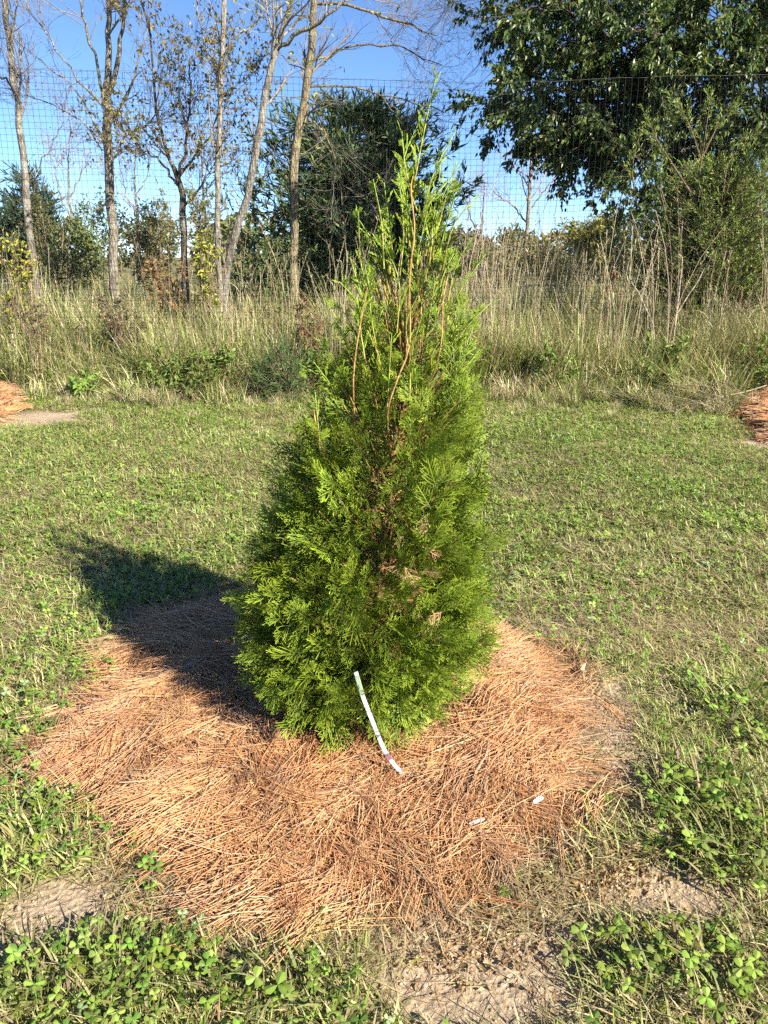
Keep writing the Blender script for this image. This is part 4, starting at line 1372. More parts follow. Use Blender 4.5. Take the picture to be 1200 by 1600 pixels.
def evergreen(name, label, D, u0, rows, cols, n, seed, group=None, sl=(.05, .13), sw=(.006, .014), droop=.0, spikes=(), trunkw=16, rag=(.45, 1.22), tw=(.12, .42)):
    """rows (v, left u, right u): crown outline; feathery ribbons on side branches"""
    rng = np.random.default_rng(seed)
    zs, cxs, Rs = [], [], []
    for v, l, r in rows:
        a, b = at(l, v, D), at(r, v, D)
        zs.append(a[2]); cxs.append((a[0] + b[0]) / 2); Rs.append((b[0] - a[0]) / 2)
    o = np.argsort(zs)
    zs, cxs, Rs = np.array(zs)[o], np.array(cxs)[o], np.array(Rs)[o]
    bx = at(u0, 420, D)[0]
    root = empty(name, (bx, D, 0), label, 'tree', group)
    ztop = zs[-1]
    tp = smooth_poly(np.array([[bx, D, -.1, trunkw / 2 / F * D], [bx, D, ztop * .5, trunkw * .3 / F * D], [cxs[-1], D, ztop * .97, .006]]), 12)
    mb = MB(); tubes(mb, tp[None, :, :3], tp[None, :, 3], 9, np.array([.20, .13, .085]))
    mb.build('trunk', M_BARK, root, True)
    nb = max(60, n // 70)
    z = rng.uniform(zs[0], ztop * .985, nb * 3)
    R = np.interp(z, zs, Rs)
    k = rng.uniform(0, 1, nb * 3) < (R / Rs.max()) ** .8
    z, R = z[k][:nb], R[k][:nb]
    nb = len(z)
    az = rng.uniform(0, 6.283, nb)
    rr = R * rng.uniform(*rag, nb)
    E = np.stack([np.interp(z, zs, cxs) + rr * np.cos(az), D + rr * .8 * np.sin(az), z], -1)
    rise = rr * rng.uniform(.15, .6, nb) - droop * rr
    zb = np.clip(z - rise, .15, None)
    B = np.stack([np.interp(zb, tp[:, 2], tp[:, 0]), np.full(nb, D), zb], -1)
    pts = np.stack([B + (E - B) * t + np.array([0, 0, -.12]) * (t * (1 - t)) for t in np.linspace(0, 1, 6)], 1) + rng.normal(0, .015, (nb, 6, 3))
    mb = MB()
    for path in spikes:
        q = smooth_poly(np.stack([at(a, b_, D - .35) for a, b_ in path]), 6)
        pts = np.concatenate([pts, q[None]])
    nb = len(pts)
    tubes(mb, pts, np.repeat(np.linspace(.009, .0025, 6)[None], nb, 0), 4, np.array([.17, .12, .08]))
    if len(spikes):
        pts = np.concatenate([pts] + [pts[-len(spikes):]] * 3)
        nb = len(pts)
    t2, r2 = grow(pts, np.full((nb, 6), .004), 9, .25, 1.0, *tw, 42, 5, .12, .12, .6, rng)
    tubes(mb, t2[::2][:, [0, 2, 4]], np.maximum(r2, .0015)[::2][:, [0, 2, 4]] * 1.1, 3, np.array([.10, .10, .045]))
    tag(mb.build('branches', M_TWIG, root, True), kind='stuff')
    ni = rng.integers(0, len(t2), n)
    f = rng.uniform(0, 3.99, n)
    i0 = f.astype(int)
    w = (f - i0)[:, None]
    P = t2[ni, i0] * (1 - w) + t2[ni, i0 + 1] * w
    T = unit(t2[ni, i0 + 1] - t2[ni, i0])
    d = unit(T + rng.normal(0, .42, (n, 3)) + np.array([0, 0, .15]))
    c = jitter_cols(np.array(cols), n, .28, .08, rng)
    L, W = rng.uniform(*sl, n), rng.uniform(*sw, n)
    s = unit(np.cross(d, rand_dirs(n, rng))) * (W / 2)[:, None]
    m_ = P + d * (L * .5)[:, None] + rng.normal(0, .004, (n, 3))
    V = np.stack([P - s * .6, P + s * .6, m_ + s, m_ - s, P + d * L[:, None]], 1)
    b = (np.arange(n) * 5)[:, None]
    mb = MB()
    mb.add(V, b + np.array([[0, 1, 2, 3]]), np.repeat(c[:, None], 5, 1))
    mb.f.append(b + np.array([[3, 2, 4]]))
    tag(mb.build('crown', M_CEDAR, root), kind='stuff')
    return root


evergreen('evergreen_tree', 'large dark blue green evergreen behind the middle of the fence', 10.8, 575,
          [(148, 470, 610), (172, 450, 645), (205, 430, 672), (245, 416, 692), (300, 400, 700), (360, 385, 690), (410, 380, 680), (460, 385, 670)],
          [(.07, .12, .05), (.11, .165, .055), (.05, .09, .042), (.17, .21, .07)], 42000, 201, sl=(.06, .17), sw=(.012, .026), rag=(.3, 1.42))
evergreen('evergreen_tree', 'dark evergreen half hidden behind the leftmost trunk', 12.0, 55,
          [(258, 40, 66), (290, 20, 82), (325, 0, 92), (365, -20, 100), (420, -30, 110)],
          [(.07, .11, .06), (.10, .135, .065), (.055, .085, .05)], 6500, 202, sl=(.07, .17), sw=(.010, .022))
evergreen('evergreen_tree', 'young yellow green juniper with spiky shoots at the right edge', 7.9, 1120,
          [(245, 1085, 1175), (275, 1045, 1210), (315, 1000, 1240), (355, 990, 1260), (400, 985, 1270), (450, 1000, 1265)],
          [(.24, .36, .06), (.31, .42, .08), (.17, .27, .055), (.35, .44, .11)], 70000, 203, sl=(.018, .05), sw=(.004, .008), trunkw=10, rag=(.35, 1.25), tw=(.07, .24),
          spikes=[[(1089, 300), (1100, 224), (1111, 148)], [(1095, 250), (1075, 190), (1048, 148)], [(1100, 240), (1125, 190), (1150, 164)], [(1085, 310), (1044, 246), (1022, 211), (1009, 177)],
                  [(995, 320), (988, 262), (1001, 205)], [(1165, 300), (1168, 260), (1173, 225)], [(1040, 320), (1030, 280), (1035, 245)], [(1130, 300), (1140, 250), (1185, 205)], [(1185, 330), (1195, 280), (1192, 240)]])


def leafy_tree():
    rng = np.random.default_rng(77)
    D = 8.9
    base = at(1052, 420, D)
    root = empty('broadleaf_tree', (base[0], D, 0), 'big dark glossy leaved tree overhanging the fence at upper right', 'tree')
    p, r = pix_path([(1052, 420, 40), (1050, 330, 36), (1046, 250, 33), (1062, 150, 30), (1080, 50, 26), (1085, -80, 20), (1080, -260, 12)], D, 20, ground=True)
    mb = MB(); tubes(mb, p, r, 12, np.array([.10, .08, .06])); mb.build('trunk', M_BARK, root, True)
    limbs = [[(1047, 250, 15), (1000, 210, 12), (940, 195, 9), (880, 200, 6), (825, 215, 3)], [(1050, 240, 15), (980, 170, 12), (900, 140, 9), (840, 135, 6), (795, 165, 3)],
             [(1062, 150, 14), (990, 80, 11), (910, 30, 8), (850, 10, 5), (805, 25, 3)], [(1060, 180, 14), (1130, 130, 11), (1210, 110, 8), (1300, 130, 5)],
             [(1047, 260, 12), (1120, 215, 9), (1190, 205, 7), (1270, 215, 4)], [(1075, 80, 14), (1150, 10, 11), (1240, -40, 8), (1330, -60, 5)],
             [(1080, 20, 13), (1000, -60, 10), (900, -90, 7), (820, -80, 4)], [(1084, -60, 11), (1120, -160, 8), (1180, -250, 4)], [(1084, -80, 11), (1030, -180, 8), (960, -250, 4)],
             [(1047, 260, 8), (1000, 245, 6), (940, 240, 5), (880, 238, 3)], [(1060, 160, 9), (980, 110, 7), (900, 85, 5), (830, 80, 3)], [(1068, 110, 9), (1000, 50, 7), (930, -10, 5), (850, -45, 3)], [(1062, 140, 10), (1050, 90, 8), (1010, 40, 5)], [(1062, 150, 10), (1110, 70, 8), (1120, 10, 5)]]
    limbs += [[(1050, 235, 9), (1015, 205, 7), (985, 225, 5), (970, 262, 3)], [(1055, 205, 9), (1095, 190, 7), (1125, 215, 5), (1140, 255, 3)], [(1048, 262, 8), (1075, 235, 6), (1095, 250, 4), (1105, 285, 3)],
              [(1048, 255, 8), (1020, 235, 6), (1005, 255, 4), (1000, 290, 3)], [(1064, 150, 9), (1040, 120, 7), (1010, 130, 5), (985, 165, 3)], [(1090, 30, 9), (1160, 90, 7), (1200, 160, 5), (1220, 220, 3)]]
    A, R = [], []
    for i, rows in enumerate(limbs + limbs[:13]):
        dep = rng.uniform(-1.5, .6) if i < len(limbs) else rng.uniform(-.4, 2.0)
        rows = [(u + (rng.normal(0, 25) if i >= len(limbs) and k else 0), v + (rng.normal(0, 20) if i >= len(limbs) and k else 0), w) for k, (u, v, w) in enumerate(rows)]
        q, rr = pix_path(rows, D, 12, depth=dep, wob=.02)
        mb = MB(); tubes(mb, q, rr * .75, 7, np.array([.11, .09, .065])); mb.build('limb', M_BARK, root, True)
        A.append(q); R.append(rr)
    A, R = np.concatenate(A), np.concatenate(R)
    mb = MB()
    b1, r1 = grow(A, R, 21, .12, 1, .35, 1.0, 52, 6, .0, .16, .5, rng)
    tubes(mb, b1, np.maximum(r1, .003), 4, np.array([.11, .09, .065]))
    b2, r2 = grow(b1, r1, 7, .2, 1, .18, .42, 42, 5, -.02, .16, .6, rng)
    tubes(mb, b2[:, [0, 2, 4]], np.maximum(r2, .0018)[:, [0, 2, 4]], 3, np.array([.13, .11, .06]))
    tag(mb.build('twigs', M_TWIG, root, True), kind='stuff')
    m = 15
    idx = np.repeat(np.arange(len(b2)), m)
    n = len(idx)
    f = rng.uniform(.4, 3.99, n)
    i0 = f.astype(int)
    w = (f - i0)[:, None]
    P = b2[idx, i0] * (1 - w) + b2[idx, i0 + 1] * w + rng.normal(0, .012, (n, 3))
    T = unit(b2[idx, i0 + 1] - b2[idx, i0])
    d = unit(T * .4 + rng.normal(0, .5, (n, 3)) + np.array([0, 0, -.75]))
    nr = unit(rng.normal(0, .8, (n, 3)) + np.array([.3, -.3, .6]))
    L = rng.uniform(.042, .075, n)
    W = L * rng.uniform(.42, .58, n)
    c = jitter_cols(np.array([(.06, .11, .026), (.08, .14, .034), (.045, .085, .022), (.16, .22, .05)]), n, .25, .08, rng)
    u, v, zc = project(P)
    face = np.abs(np.sum(unit(P - np.array([0, 0, CAM_H])) * np.cross(unit(np.cross(d, nr)), d), -1))
    score = np.where((u > 0) & (u < 1195) & (v > 5) & (v < 330), face * L / zc * np.clip(1.6 - (zc - 7) * .5, .05, 1.6), 0)
    topi = np.argsort(-score)[:300]
    mask = np.zeros(n, bool); mask[topi] = True
    one = []
    for k in range(8):
        q = MB()
        leaves(q, np.zeros((1, 3)), np.array([[0., 1, 0]]), np.array([[0., 0, 1]]), 1.0, .5 + .03 * (k % 4), c[k * 7][None] * 1.1, .08 + .03 * k / 4)
        me = q.mesh('leaf'); me.materials.append(M_LEAF); one.append(me)
    Rm = frames(d, nr)
    pinv = parent_inv(root)
    for j, i in enumerate(topi):
        o = bpy.data.objects.new('leaf', one[j % 8])
        COL.objects.link(o)
        M = Matrix.Identity(4)
        for a in range(3):
            for b in range(3):
                M[a][b] = float(Rm[i][a, b] * L[i])
            M[a][3] = float(P[i][a])
        o.parent = root
        o.matrix_parent_inverse = pinv
        o.matrix_basis = M
    k = ~mask
    mb = MB()
    leaves(mb, P[k], d[k], nr[k], L[k], W[k], c[k])
    tag(mb.build('crown', M_LEAF, root), kind='stuff')


leafy_tree()


# ------------------------------------------------------------------ shrubs and the far wood
def shrub(name, label, D, u, vtop, wpx, cols, n, Ls, seed, mat=None, group=None, stems=9, airy=.8):
    rng = np.random.default_rng(seed)
    T = at(u, vtop, D)
    hw = wpx / 2 / F * D
    H = T[2]
    root = empty(name, (T[0], D, 0), label, 'shrub', group)
    az = rng.uniform(0, 6.283, stems)
    e = np.stack([T[0] + hw * .75 * np.cos(az) * rng.uniform(.3, 1, stems), D + hw * .75 * np.sin(az), H * rng.uniform(.7, .98, stems)], -1)
    B = np.stack([T[0] + rng.normal(0, .06, stems), D + rng.normal(0, .06, stems), np.full(stems, -.05)], -1)
    pts = np.stack([B + (e - B) * np.array([t, t, 1 - (1 - t) ** 1.4]) for t in np.linspace(0, 1, 6)], 1) + rng.normal(0, .02, (stems, 6, 3))
    r0 = .004 + .004 * H
    mb = MB()
    tubes(mb, pts, np.repeat(np.linspace(r0, r0 * .3, 6)[None], stems, 0), 5, np.array([.2, .15, .1]))
    b1, r1 = grow(pts, np.full((stems, 6), r0 * .5), 9, .3, 1, .25 * hw, .8 * hw, 45, 5, .06, .2, .6, rng)
    tubes(mb, b1, np.maximum(r1, .0015), 3, np.array([.2, .15, .1]))
    b2, r2 = grow(b1, r1, 4, .2, 1, .12 * hw, .4 * hw, 42, 4, .04, .2, .6, rng)
    tubes(mb, b2, np.maximum(r2, .0012), 3, np.array([.2, .15, .1]))
    tag(mb.build('stems', M_TWIG, root, True), kind='stuff')
    i = rng.integers(0, len(b2), n)
    j = rng.integers(0, 4, n)
    P = b2[i, j] + rng.normal(0, .05 * hw * airy, (n, 3))
    P[:, 2] = np.maximum(P[:, 2], .05)
    mb = MB()
    leaves(mb, P, unit(rng.normal(0, 1, (n, 3)) + np.array([0, 0, -.3])), unit(rng.normal(0, .7, (n, 3)) + np.array([.2, -.3, .8])), rng.uniform(*Ls, n), rng.uniform(Ls[0] * .5, Ls[1] * .5, n), jitter_cols(np.array(cols), n, .28, .08, rng))
    tag(mb.build('crown', mat or M_FAR, root), kind='stuff')


OLIVE = [(.16, .18, .06), (.20, .19, .07), (.12, .14, .05), (.25, .21, .08)]
YEL = [(.40, .38, .06), (.34, .36, .07), (.45, .40, .08), (.26, .30, .06)]
TAN = [(.30, .22, .12), (.24, .18, .10), (.36, .27, .16), (.20, .2, .09)]
shrub('shrub', 'yellow leaved shrub at the left edge among the weeds', 7.6, 5, 345, 85, YEL, 700, (.03, .06), 301, M_DRYLEAF)
shrub('shrub', 'small yellow green sapling at the foot of the twin stemmed tree', 7.7, 316, 352, 52, YEL, 320, (.04, .07), 302, M_DRYLEAF)
shrub('shrub', 'green bush behind the second trunk from the left', 12.0, 130, 300, 150, [(.09, .12, .045), (.12, .15, .05), (.16, .18, .06)], 2600, (.04, .08), 303)
shrub('shrub', 'olive bush between the forked tree and the thin leafy tree', 13.0, 238, 318, 150, OLIVE, 2800, (.04, .08), 304)
shrub('shrub', 'rusty brown leaved shrub low in front of the thin leafy tree', 7.9, 262, 395, 90, [(.26, .13, .06), (.22, .16, .07), (.3, .2, .09)], 500, (.04, .07), 305, M_DRYLEAF)
shrub('shrub', 'rounded yellow olive treetop far beyond the fence on the right', 30.0, 925, 345, 120, [(.24, .23, .06), (.3, .27, .07), (.18, .19, .06)], 5000, (.10, .2), 306, stems=14)
shrub('shrub', 'tan and olive bush right of the arborvitae beyond the weeds', 15.0, 800, 368, 130, OLIVE + TAN, 2400, (.04, .09), 307)
shrub('shrub', 'pinkish tan twiggy shrub beyond the dry stalks', 14.0, 745, 372, 90, TAN, 900, (.03, .06), 308)
shrub('shrub', 'grey green shrub under the overhanging branch beside the juniper', 11.0, 975, 318, 90, [(.17, .20, .12), (.22, .24, .15), (.13, .16, .08)], 1300, (.035, .07), 309)
shrub('shrub', 'dark olive bush behind the dry stalks on the right', 14.0, 880, 388, 130, [(.10, .11, .05), (.14, .14, .06)], 2400, (.04, .09), 310)
shrub('shrub', 'dusty green bush below the dark evergreen on its left', 9.3, 415, 372, 100, [(.09, .13, .04), (.12, .16, .05)], 1300, (.03, .06), 311)
shrub('shrub', 'low green bush at the fence between leftmost and forked trunks', 9.8, 95, 365, 90, [(.12, .15, .05), (.15, .17, .06)], 1100, (.03, .06), 312)

shrub('shrub', 'pale olive bush just right of the leftmost trunk', 11.0, 68, 300, 90, [(.20, .22, .09), (.26, .26, .11), (.16, .18, .07)], 2400, (.03, .06), 313)
shrub('shrub', 'light green sapling between the forked tree and thin leafy tree', 10.0, 222, 300, 85, [(.20, .23, .08), (.27, .27, .10), (.32, .29, .09)], 1700, (.03, .055), 314, M_DRYLEAF)
shrub('shrub', 'feathery light green shrub between thin leafy tree and twin stems', 10.5, 312, 290, 80, [(.22, .25, .08), (.30, .30, .09), (.17, .2, .07)], 1700, (.03, .055), 315, M_DRYLEAF)


def far_wood():
    rng = np.random.default_rng(401)
    mb = MB()
    nt = 70
    cx = rng.uniform(-40, 40, nt)
    cy = rng.uniform(32, 60, nt)
    H = rng.uniform(1.7, 3.0, nt) * cy / 38
    H = np.where(cx / cy > .05, H * .8, H * 1.1)
    Rr = H * rng.uniform(.4, .7, nt)
    tc = np.array(OLIVE + TAN + [(.09, .12, .05), (.08, .11, .05)])[rng.integers(0, 10, nt)]
    m = 300
    idx = np.repeat(np.arange(nt), m)
    n = len(idx)
    d = rand_dirs(n, rng)
    lob = .75 + .5 * fbm(d[:, 0] * 2 + idx, d[:, 2] * 2 + d[:, 1], 1.6, 8)
    r = lob * rng.uniform(.6, 1.05, n) ** .5
    P = np.stack([cx[idx] + d[:, 0] * Rr[idx] * r, cy[idx] + d[:, 1] * Rr[idx] * r, np.maximum(H[idx] * (.5 + .5 * d[:, 2] * r), .1)], -1)
    leaves(mb, P, rand_dirs(n, rng), unit(rng.normal(0, .7, (n, 3)) + np.array([.2, -.4, .8])), rng.uniform(.28, .52, n), rng.uniform(.15, .33, n), tc[idx] * rng.uniform(.7, 1.3, (n, 1)))
    B = np.stack([cx, cy, np.full(nt, -.2)], -1)
    E = B + np.stack([rng.normal(0, .2, nt), rng.normal(0, .2, nt), H * .8], -1)
    tubes(mb, np.stack([B, (B + E) / 2, E], 1), np.repeat(np.array([[.09, .07, .03]]), nt, 0), 5, np.array([.16, .12, .09]))
    tag(mb.build('distant_woods', M_FAR), 'low olive and tan woods along the far horizon', 'woods', kind='stuff')


far_wood()


# ------------------------------------------------------------------ single plants in the foreground
def clover_leaf_meshes(rng, k=10):
    out = []
    for i in range(k):
        mb = MB()
        trifoliate(mb, rng, 1, 0.0, (.035, .075), (.0125, .0185), pale=.0)
        if i in (3, 7):
            mb.c = [c * np.array([1.25, 1.05, 1.0]) for c in mb.c]
        me = mb.mesh('clover_leaf')
        me.materials.append(M_CLOVER)
        out.append(me)
    return out


def clover_patches():
    rng = np.random.default_rng(501)
    mes = clover_leaf_meshes(rng)
    spots = [  # u, v, half width px, half height px, leaves, blades, label
        (1120, 1300, 130, 100, 150, 520, 'lush clump of clover and broad grass at the right edge'),
        (1050, 1530, 165, 85, 110, 420, 'patch of clover in the bottom right corner by bare soil'),
        (150, 1535, 185, 75, 85, 420, 'patch of clover in the bottom left corner'),
        (60, 1295, 85, 80, 28, 230, 'tuft of broad grass and clover at the left edge of the straw'),
        (450, 1550, 140, 50, 34, 260, 'thin patch of clover and grass at bottom centre'),
        (1165, 1130, 70, 70, 50, 220, 'clover patch at the right edge above the lush clump')]
    for u, v, a, b, nl, nb, label in spots:
        c = gp(u, v)
        A = abs(gp(u + a, v)[0] - c[0])
        B = abs(gp(u, v - b)[1] - gp(u, v + b)[1]) / 2
        root = empty('clover_patch', (c[0], c[1], float(gz(c[0], c[1]))), label, 'clover')
        pinv = parent_inv(root)

        def spot(n):
            ang, r = rng.uniform(0, 6.283, n), np.sqrt(rng.uniform(0, 1, n)) * (.75 + .35 * rng.uniform(0, 1, n))
            x, y = c[0] + A * r * np.cos(ang), c[1] + B * r * np.sin(ang)
            return np.stack([x, y, gz(x, y)], -1), r
        P, r = spot(nl)
        for i in range(nl):
            o = bpy.data.objects.new('clover_leaf', mes[rng.integers(0, len(mes))])
            COL.objects.link(o)
            o.parent = root
            o.matrix_parent_inverse = pinv
            s = rng.uniform(.42, 1.1) * (1.25 if 'lush' in label else 1) * (1.15 - .35 * r[i])
            o.matrix_basis = Matrix.Translation([float(q) for q in P[i]]) @ Matrix.Rotation(rng.uniform(0, 6.28), 4, 'Z') @ Matrix.Rotation(rng.normal(0, .2), 4, 'X') @ Matrix.Scale(s, 4)
        P, r = spot(nb)
        mb = MB()
        isd = rng.uniform(0, 1, nb) < .22
        c0 = np.where(isd[:, None], jitter_cols(DRY, nb, .25, .06, rng), jitter_cols(GREEN * .85, nb, .25, .08, rng))
        ribbons(mb, P + np.array([0, 0, -.004]), rng.uniform(0, 6.283, nb), rng.uniform(.15, .95, nb), rng.uniform(.2, 1.4, nb), rng.uniform(.035, .10, nb) * (1.5 if 'lush' in label else 1) * (1.1 - .3 * r), rng.uniform(.0025, .006, nb), 4, c0 * .85, c0 * 1.1, fold=.3)
        tag(mb.build('grass_blades', M_GRASS, root), kind='stuff')


clover_patches()


# ------------------------------------------------------------------ small things lying about
def strip_part(name, mat, parent, C, side, w, th, col):
    """a thin solid strip along centre line C (k,3) with unit side vectors (k,3)"""
    k = len(C)
    tan = unit(np.gradient(C, axis=0))
    nr = unit(np.cross(side, tan))
    V = np.stack([C - side * w / 2 - nr * th / 2, C + side * w / 2 - nr * th / 2, C + side * w / 2 + nr * th / 2, C - side * w / 2 + nr * th / 2], 1)
    b = (np.arange(k - 1) * 4)[:, None]
    Q = np.concatenate([b + np.array([[i, (i + 1) % 4, 4 + (i + 1) % 4, 4 + i]]) for i in range(4)])
    Q = np.concatenate([Q, [[0, 1, 2, 3]], [[4 * k - 4, 4 * k - 3, 4 * k - 2, 4 * k - 1]]])
    return MB().add(V, Q, np.array(col)).build(name, mat, parent)


def plant_tag():
    px = [(556, 1050), (560, 1064), (567, 1088), (576, 1112), (586, 1137), (596, 1162), (606, 1181), (618, 1197), (631, 1211)]
    Ds = np.interp(np.arange(9), [0, 4, 8], [1.42, 1.365, 1.365])
    C = np.stack([at(u, v, d) for (u, v), d in zip(px, Ds)])
    C = smooth_poly(C, 30)
    tan = unit(np.gradient(C, axis=0))
    side = unit(np.cross(tan, np.array([-.45, -.8, .45])))
    root = empty('plant_tag', C[-1], 'long white plastic plant tag hanging from the arborvitae onto the straw', 'tag')
    strip_part('strip', M_PLASTIC, root, C, side, 0.0088, .0009, (.80, .80, .80))
    for nm, a, b, col in (('green_band', 2, 8, (.42, .52, .36)), ('purple_band', 21, 24, (.30, .16, .22))):
        o = strip_part(nm, M_PLASTIC, root, C[a:b], side[a:b], .0092, .0016, col)
        o['label'] = nm.split('_')[0] + ' printed band across the white tag'
    nr = unit(np.cross(side, tan))
    nr = nr * np.where(nr[:, 1:2] > 0, -1, 1)
    mb = MB()
    for i, (k, o_, w) in enumerate([(9, -.2, .3), (10, .1, .5), (11, -.1, .35), (12.2, .2, .3), (13, -.15, .5), (14.3, .05, .6), (15.2, -.2, .3), (16, .15, .4), (17.4, 0, .55), (18.3, -.1, .4), (26, 0, .5), (27, .1, .4)]):
        c_ = np.array([np.interp(k, np.arange(30), C[:, j]) for j in range(3)])
        j = int(k)
        a_, b_, n_ = side[j] * 0.0088 * w / 2, tan[j] * .0009, nr[j] * .0011
        c_ = c_ + side[j] * 0.0088 * o_ + n_
        mb.add(np.stack([c_ - a_ - b_, c_ + a_ - b_, c_ + a_ + b_, c_ - a_ + b_]), np.array([[0, 1, 2, 3]]), np.array([.62, .62, .64]))
    tag(mb.build('print_marks', M_PLASTIC, root), kind='stuff')


plant_tag()


def scrap(u, v, L, W, az, name, label, cat, col, mat, curl, lift):
    P = gp(u, v, .0)
    z = float(gz(P[0], P[1]) + straw_h(P[0], P[1])) + lift
    P = gp(u, v, z)
    t = np.linspace(-.5, .5, 9)
    d = np.array([math.cos(az), math.sin(az), .15])
    C = P[None] + d[None] * (L * t)[:, None] + np.array([0, 0, 1]) * (curl * L * (.25 - t * t))[:, None]
    sd = np.repeat(unit(np.array([[-math.sin(az), math.cos(az), .35]])), 9, 0)
    wid = W * np.sqrt(np.clip(1.02 - (2 * t) ** 4, .05, 1))
    tan = unit(np.gradient(C, axis=0))
    nr = unit(np.cross(sd, tan))
    th = .0009
    V = np.stack([C - sd * wid[:, None] / 2 - nr * th, C + sd * wid[:, None] / 2 - nr * th, C + sd * wid[:, None] / 2 + nr * th, C - sd * wid[:, None] / 2 + nr * th], 1)
    b = (np.arange(8) * 4)[:, None]
    Q = np.concatenate([b + np.array([[i, (i + 1) % 4, 4 + (i + 1) % 4, 4 + i]]) for i in range(4)] + [np.array([[0, 1, 2, 3], [32, 33, 34, 35]])])
    o = MB().add(V, Q, np.array(col)).build(name, mat)
    tag(o, label, cat)


scrap(841, 1251, .026, .009, .55, 'plastic_scrap', 'curled white plastic scrap on the straw right of the tag', 'scrap', (.66, .66, .70), M_PLASTIC, .5, .03)
scrap(745, 1284, .034, .006, .25, 'plastic_scrap', 'thin pale strip half buried in the straw below the tag', 'scrap', (.50, .45, .44), M_PLASTIC, .1, .02)


def dry_leaf(u, v, L, az, label, col, up=.5, seed=1):
    rng = np.random.default_rng(seed)
    P = gp(u, v)
    z = float(gz(P[0], P[1]) + straw_h(P[0], P[1])) + .012
    P = gp(u, v, z)
    nu, nv = 9, 5
    s, t = np.meshgrid(np.linspace(0, 1, nu), np.linspace(-1, 1, nv), indexing='ij')
    w = L * .30 * np.sin(np.pi * np.clip(s, .03, .97)) ** .8 * (1 + .15 * np.sin(s * 16))
    a = s * L - L / 2
    bq = t * w * .8
    h = np.abs(t) ** 1.5 * w * .9 + up * L * (s - .5) ** 2 * 2 + rng.normal(0, L * .012, s.shape)
    ca, sa = math.cos(az), math.sin(az)
    V = np.stack([P[0] + a * ca - bq * sa, P[1] + a * sa + bq * ca, P[2] + h], -1)
    i = (np.arange(nu - 1)[:, None] * nv + np.arange(nv - 1)[None])
    Q = np.stack([i, i + 1, i + nv + 1, i + nv], -1).reshape(-1, 4)
    root = empty('dry_leaf', P, label, 'leaf')
    MB().add(V, Q, np.array(col)).build('blade', M_DRYLEAF, root, True)
    mb = MB()
    e = np.array([[P[0] - L * .5 * ca, P[1] - L * .5 * sa, P[2] + up * L * .5], [P[0] - L * .65 * ca, P[1] - L * .65 * sa, P[2] + up * L * .4], [P[0] - L * .8 * ca, P[1] - L * .8 * sa, P[2] + up * L * .2]])
    tubes(mb, e[None], np.full((1, 3), .0011), 5, np.array(col) * .7)
    mb.build('leaf_stalk', M_TWIG, root, True)


dry_leaf(913, 1051, .042, 1.2, 'pale curled dry leaf at the right rim of the straw', (.55, .42, .27), .8, 1)
dry_leaf(760, 1071, .034, .3, 'tan dry leaf on the straw just right of the arborvitae', (.50, .36, .19), .5, 2)
dry_leaf(88, 1580, .030, 1.6, 'brown dry leaf among the clover at bottom left', (.36, .23, .15), .6, 3)
dry_leaf(1078, 1425, .032, 2.3, 'small tan dry leaf on the bare soil at right', (.50, .38, .22), .5, 4)


def stick():
    A, B = gp(250, 1036, .05), gp(266, 1008, .05)
    pts = smooth_poly(np.stack([A, (A + B) / 2 + np.array([.003, 0, .002]), B]), 8)
    pts[:, 2] = gz(pts[:, 0], pts[:, 1]) + straw_h(pts[:, 0], pts[:, 1]) + .014
    mb = MB(); tubes(mb, pts[None], np.array([[.004, .0065, .006, .0062, .006, .0058, .0056, .003]]), 8, np.array([.20, .18, .165]))
    tag(mb.build('stick', M_BARK, None, True), 'short grey stick lying in the shadow of the arborvitae', 'stick')


stick()


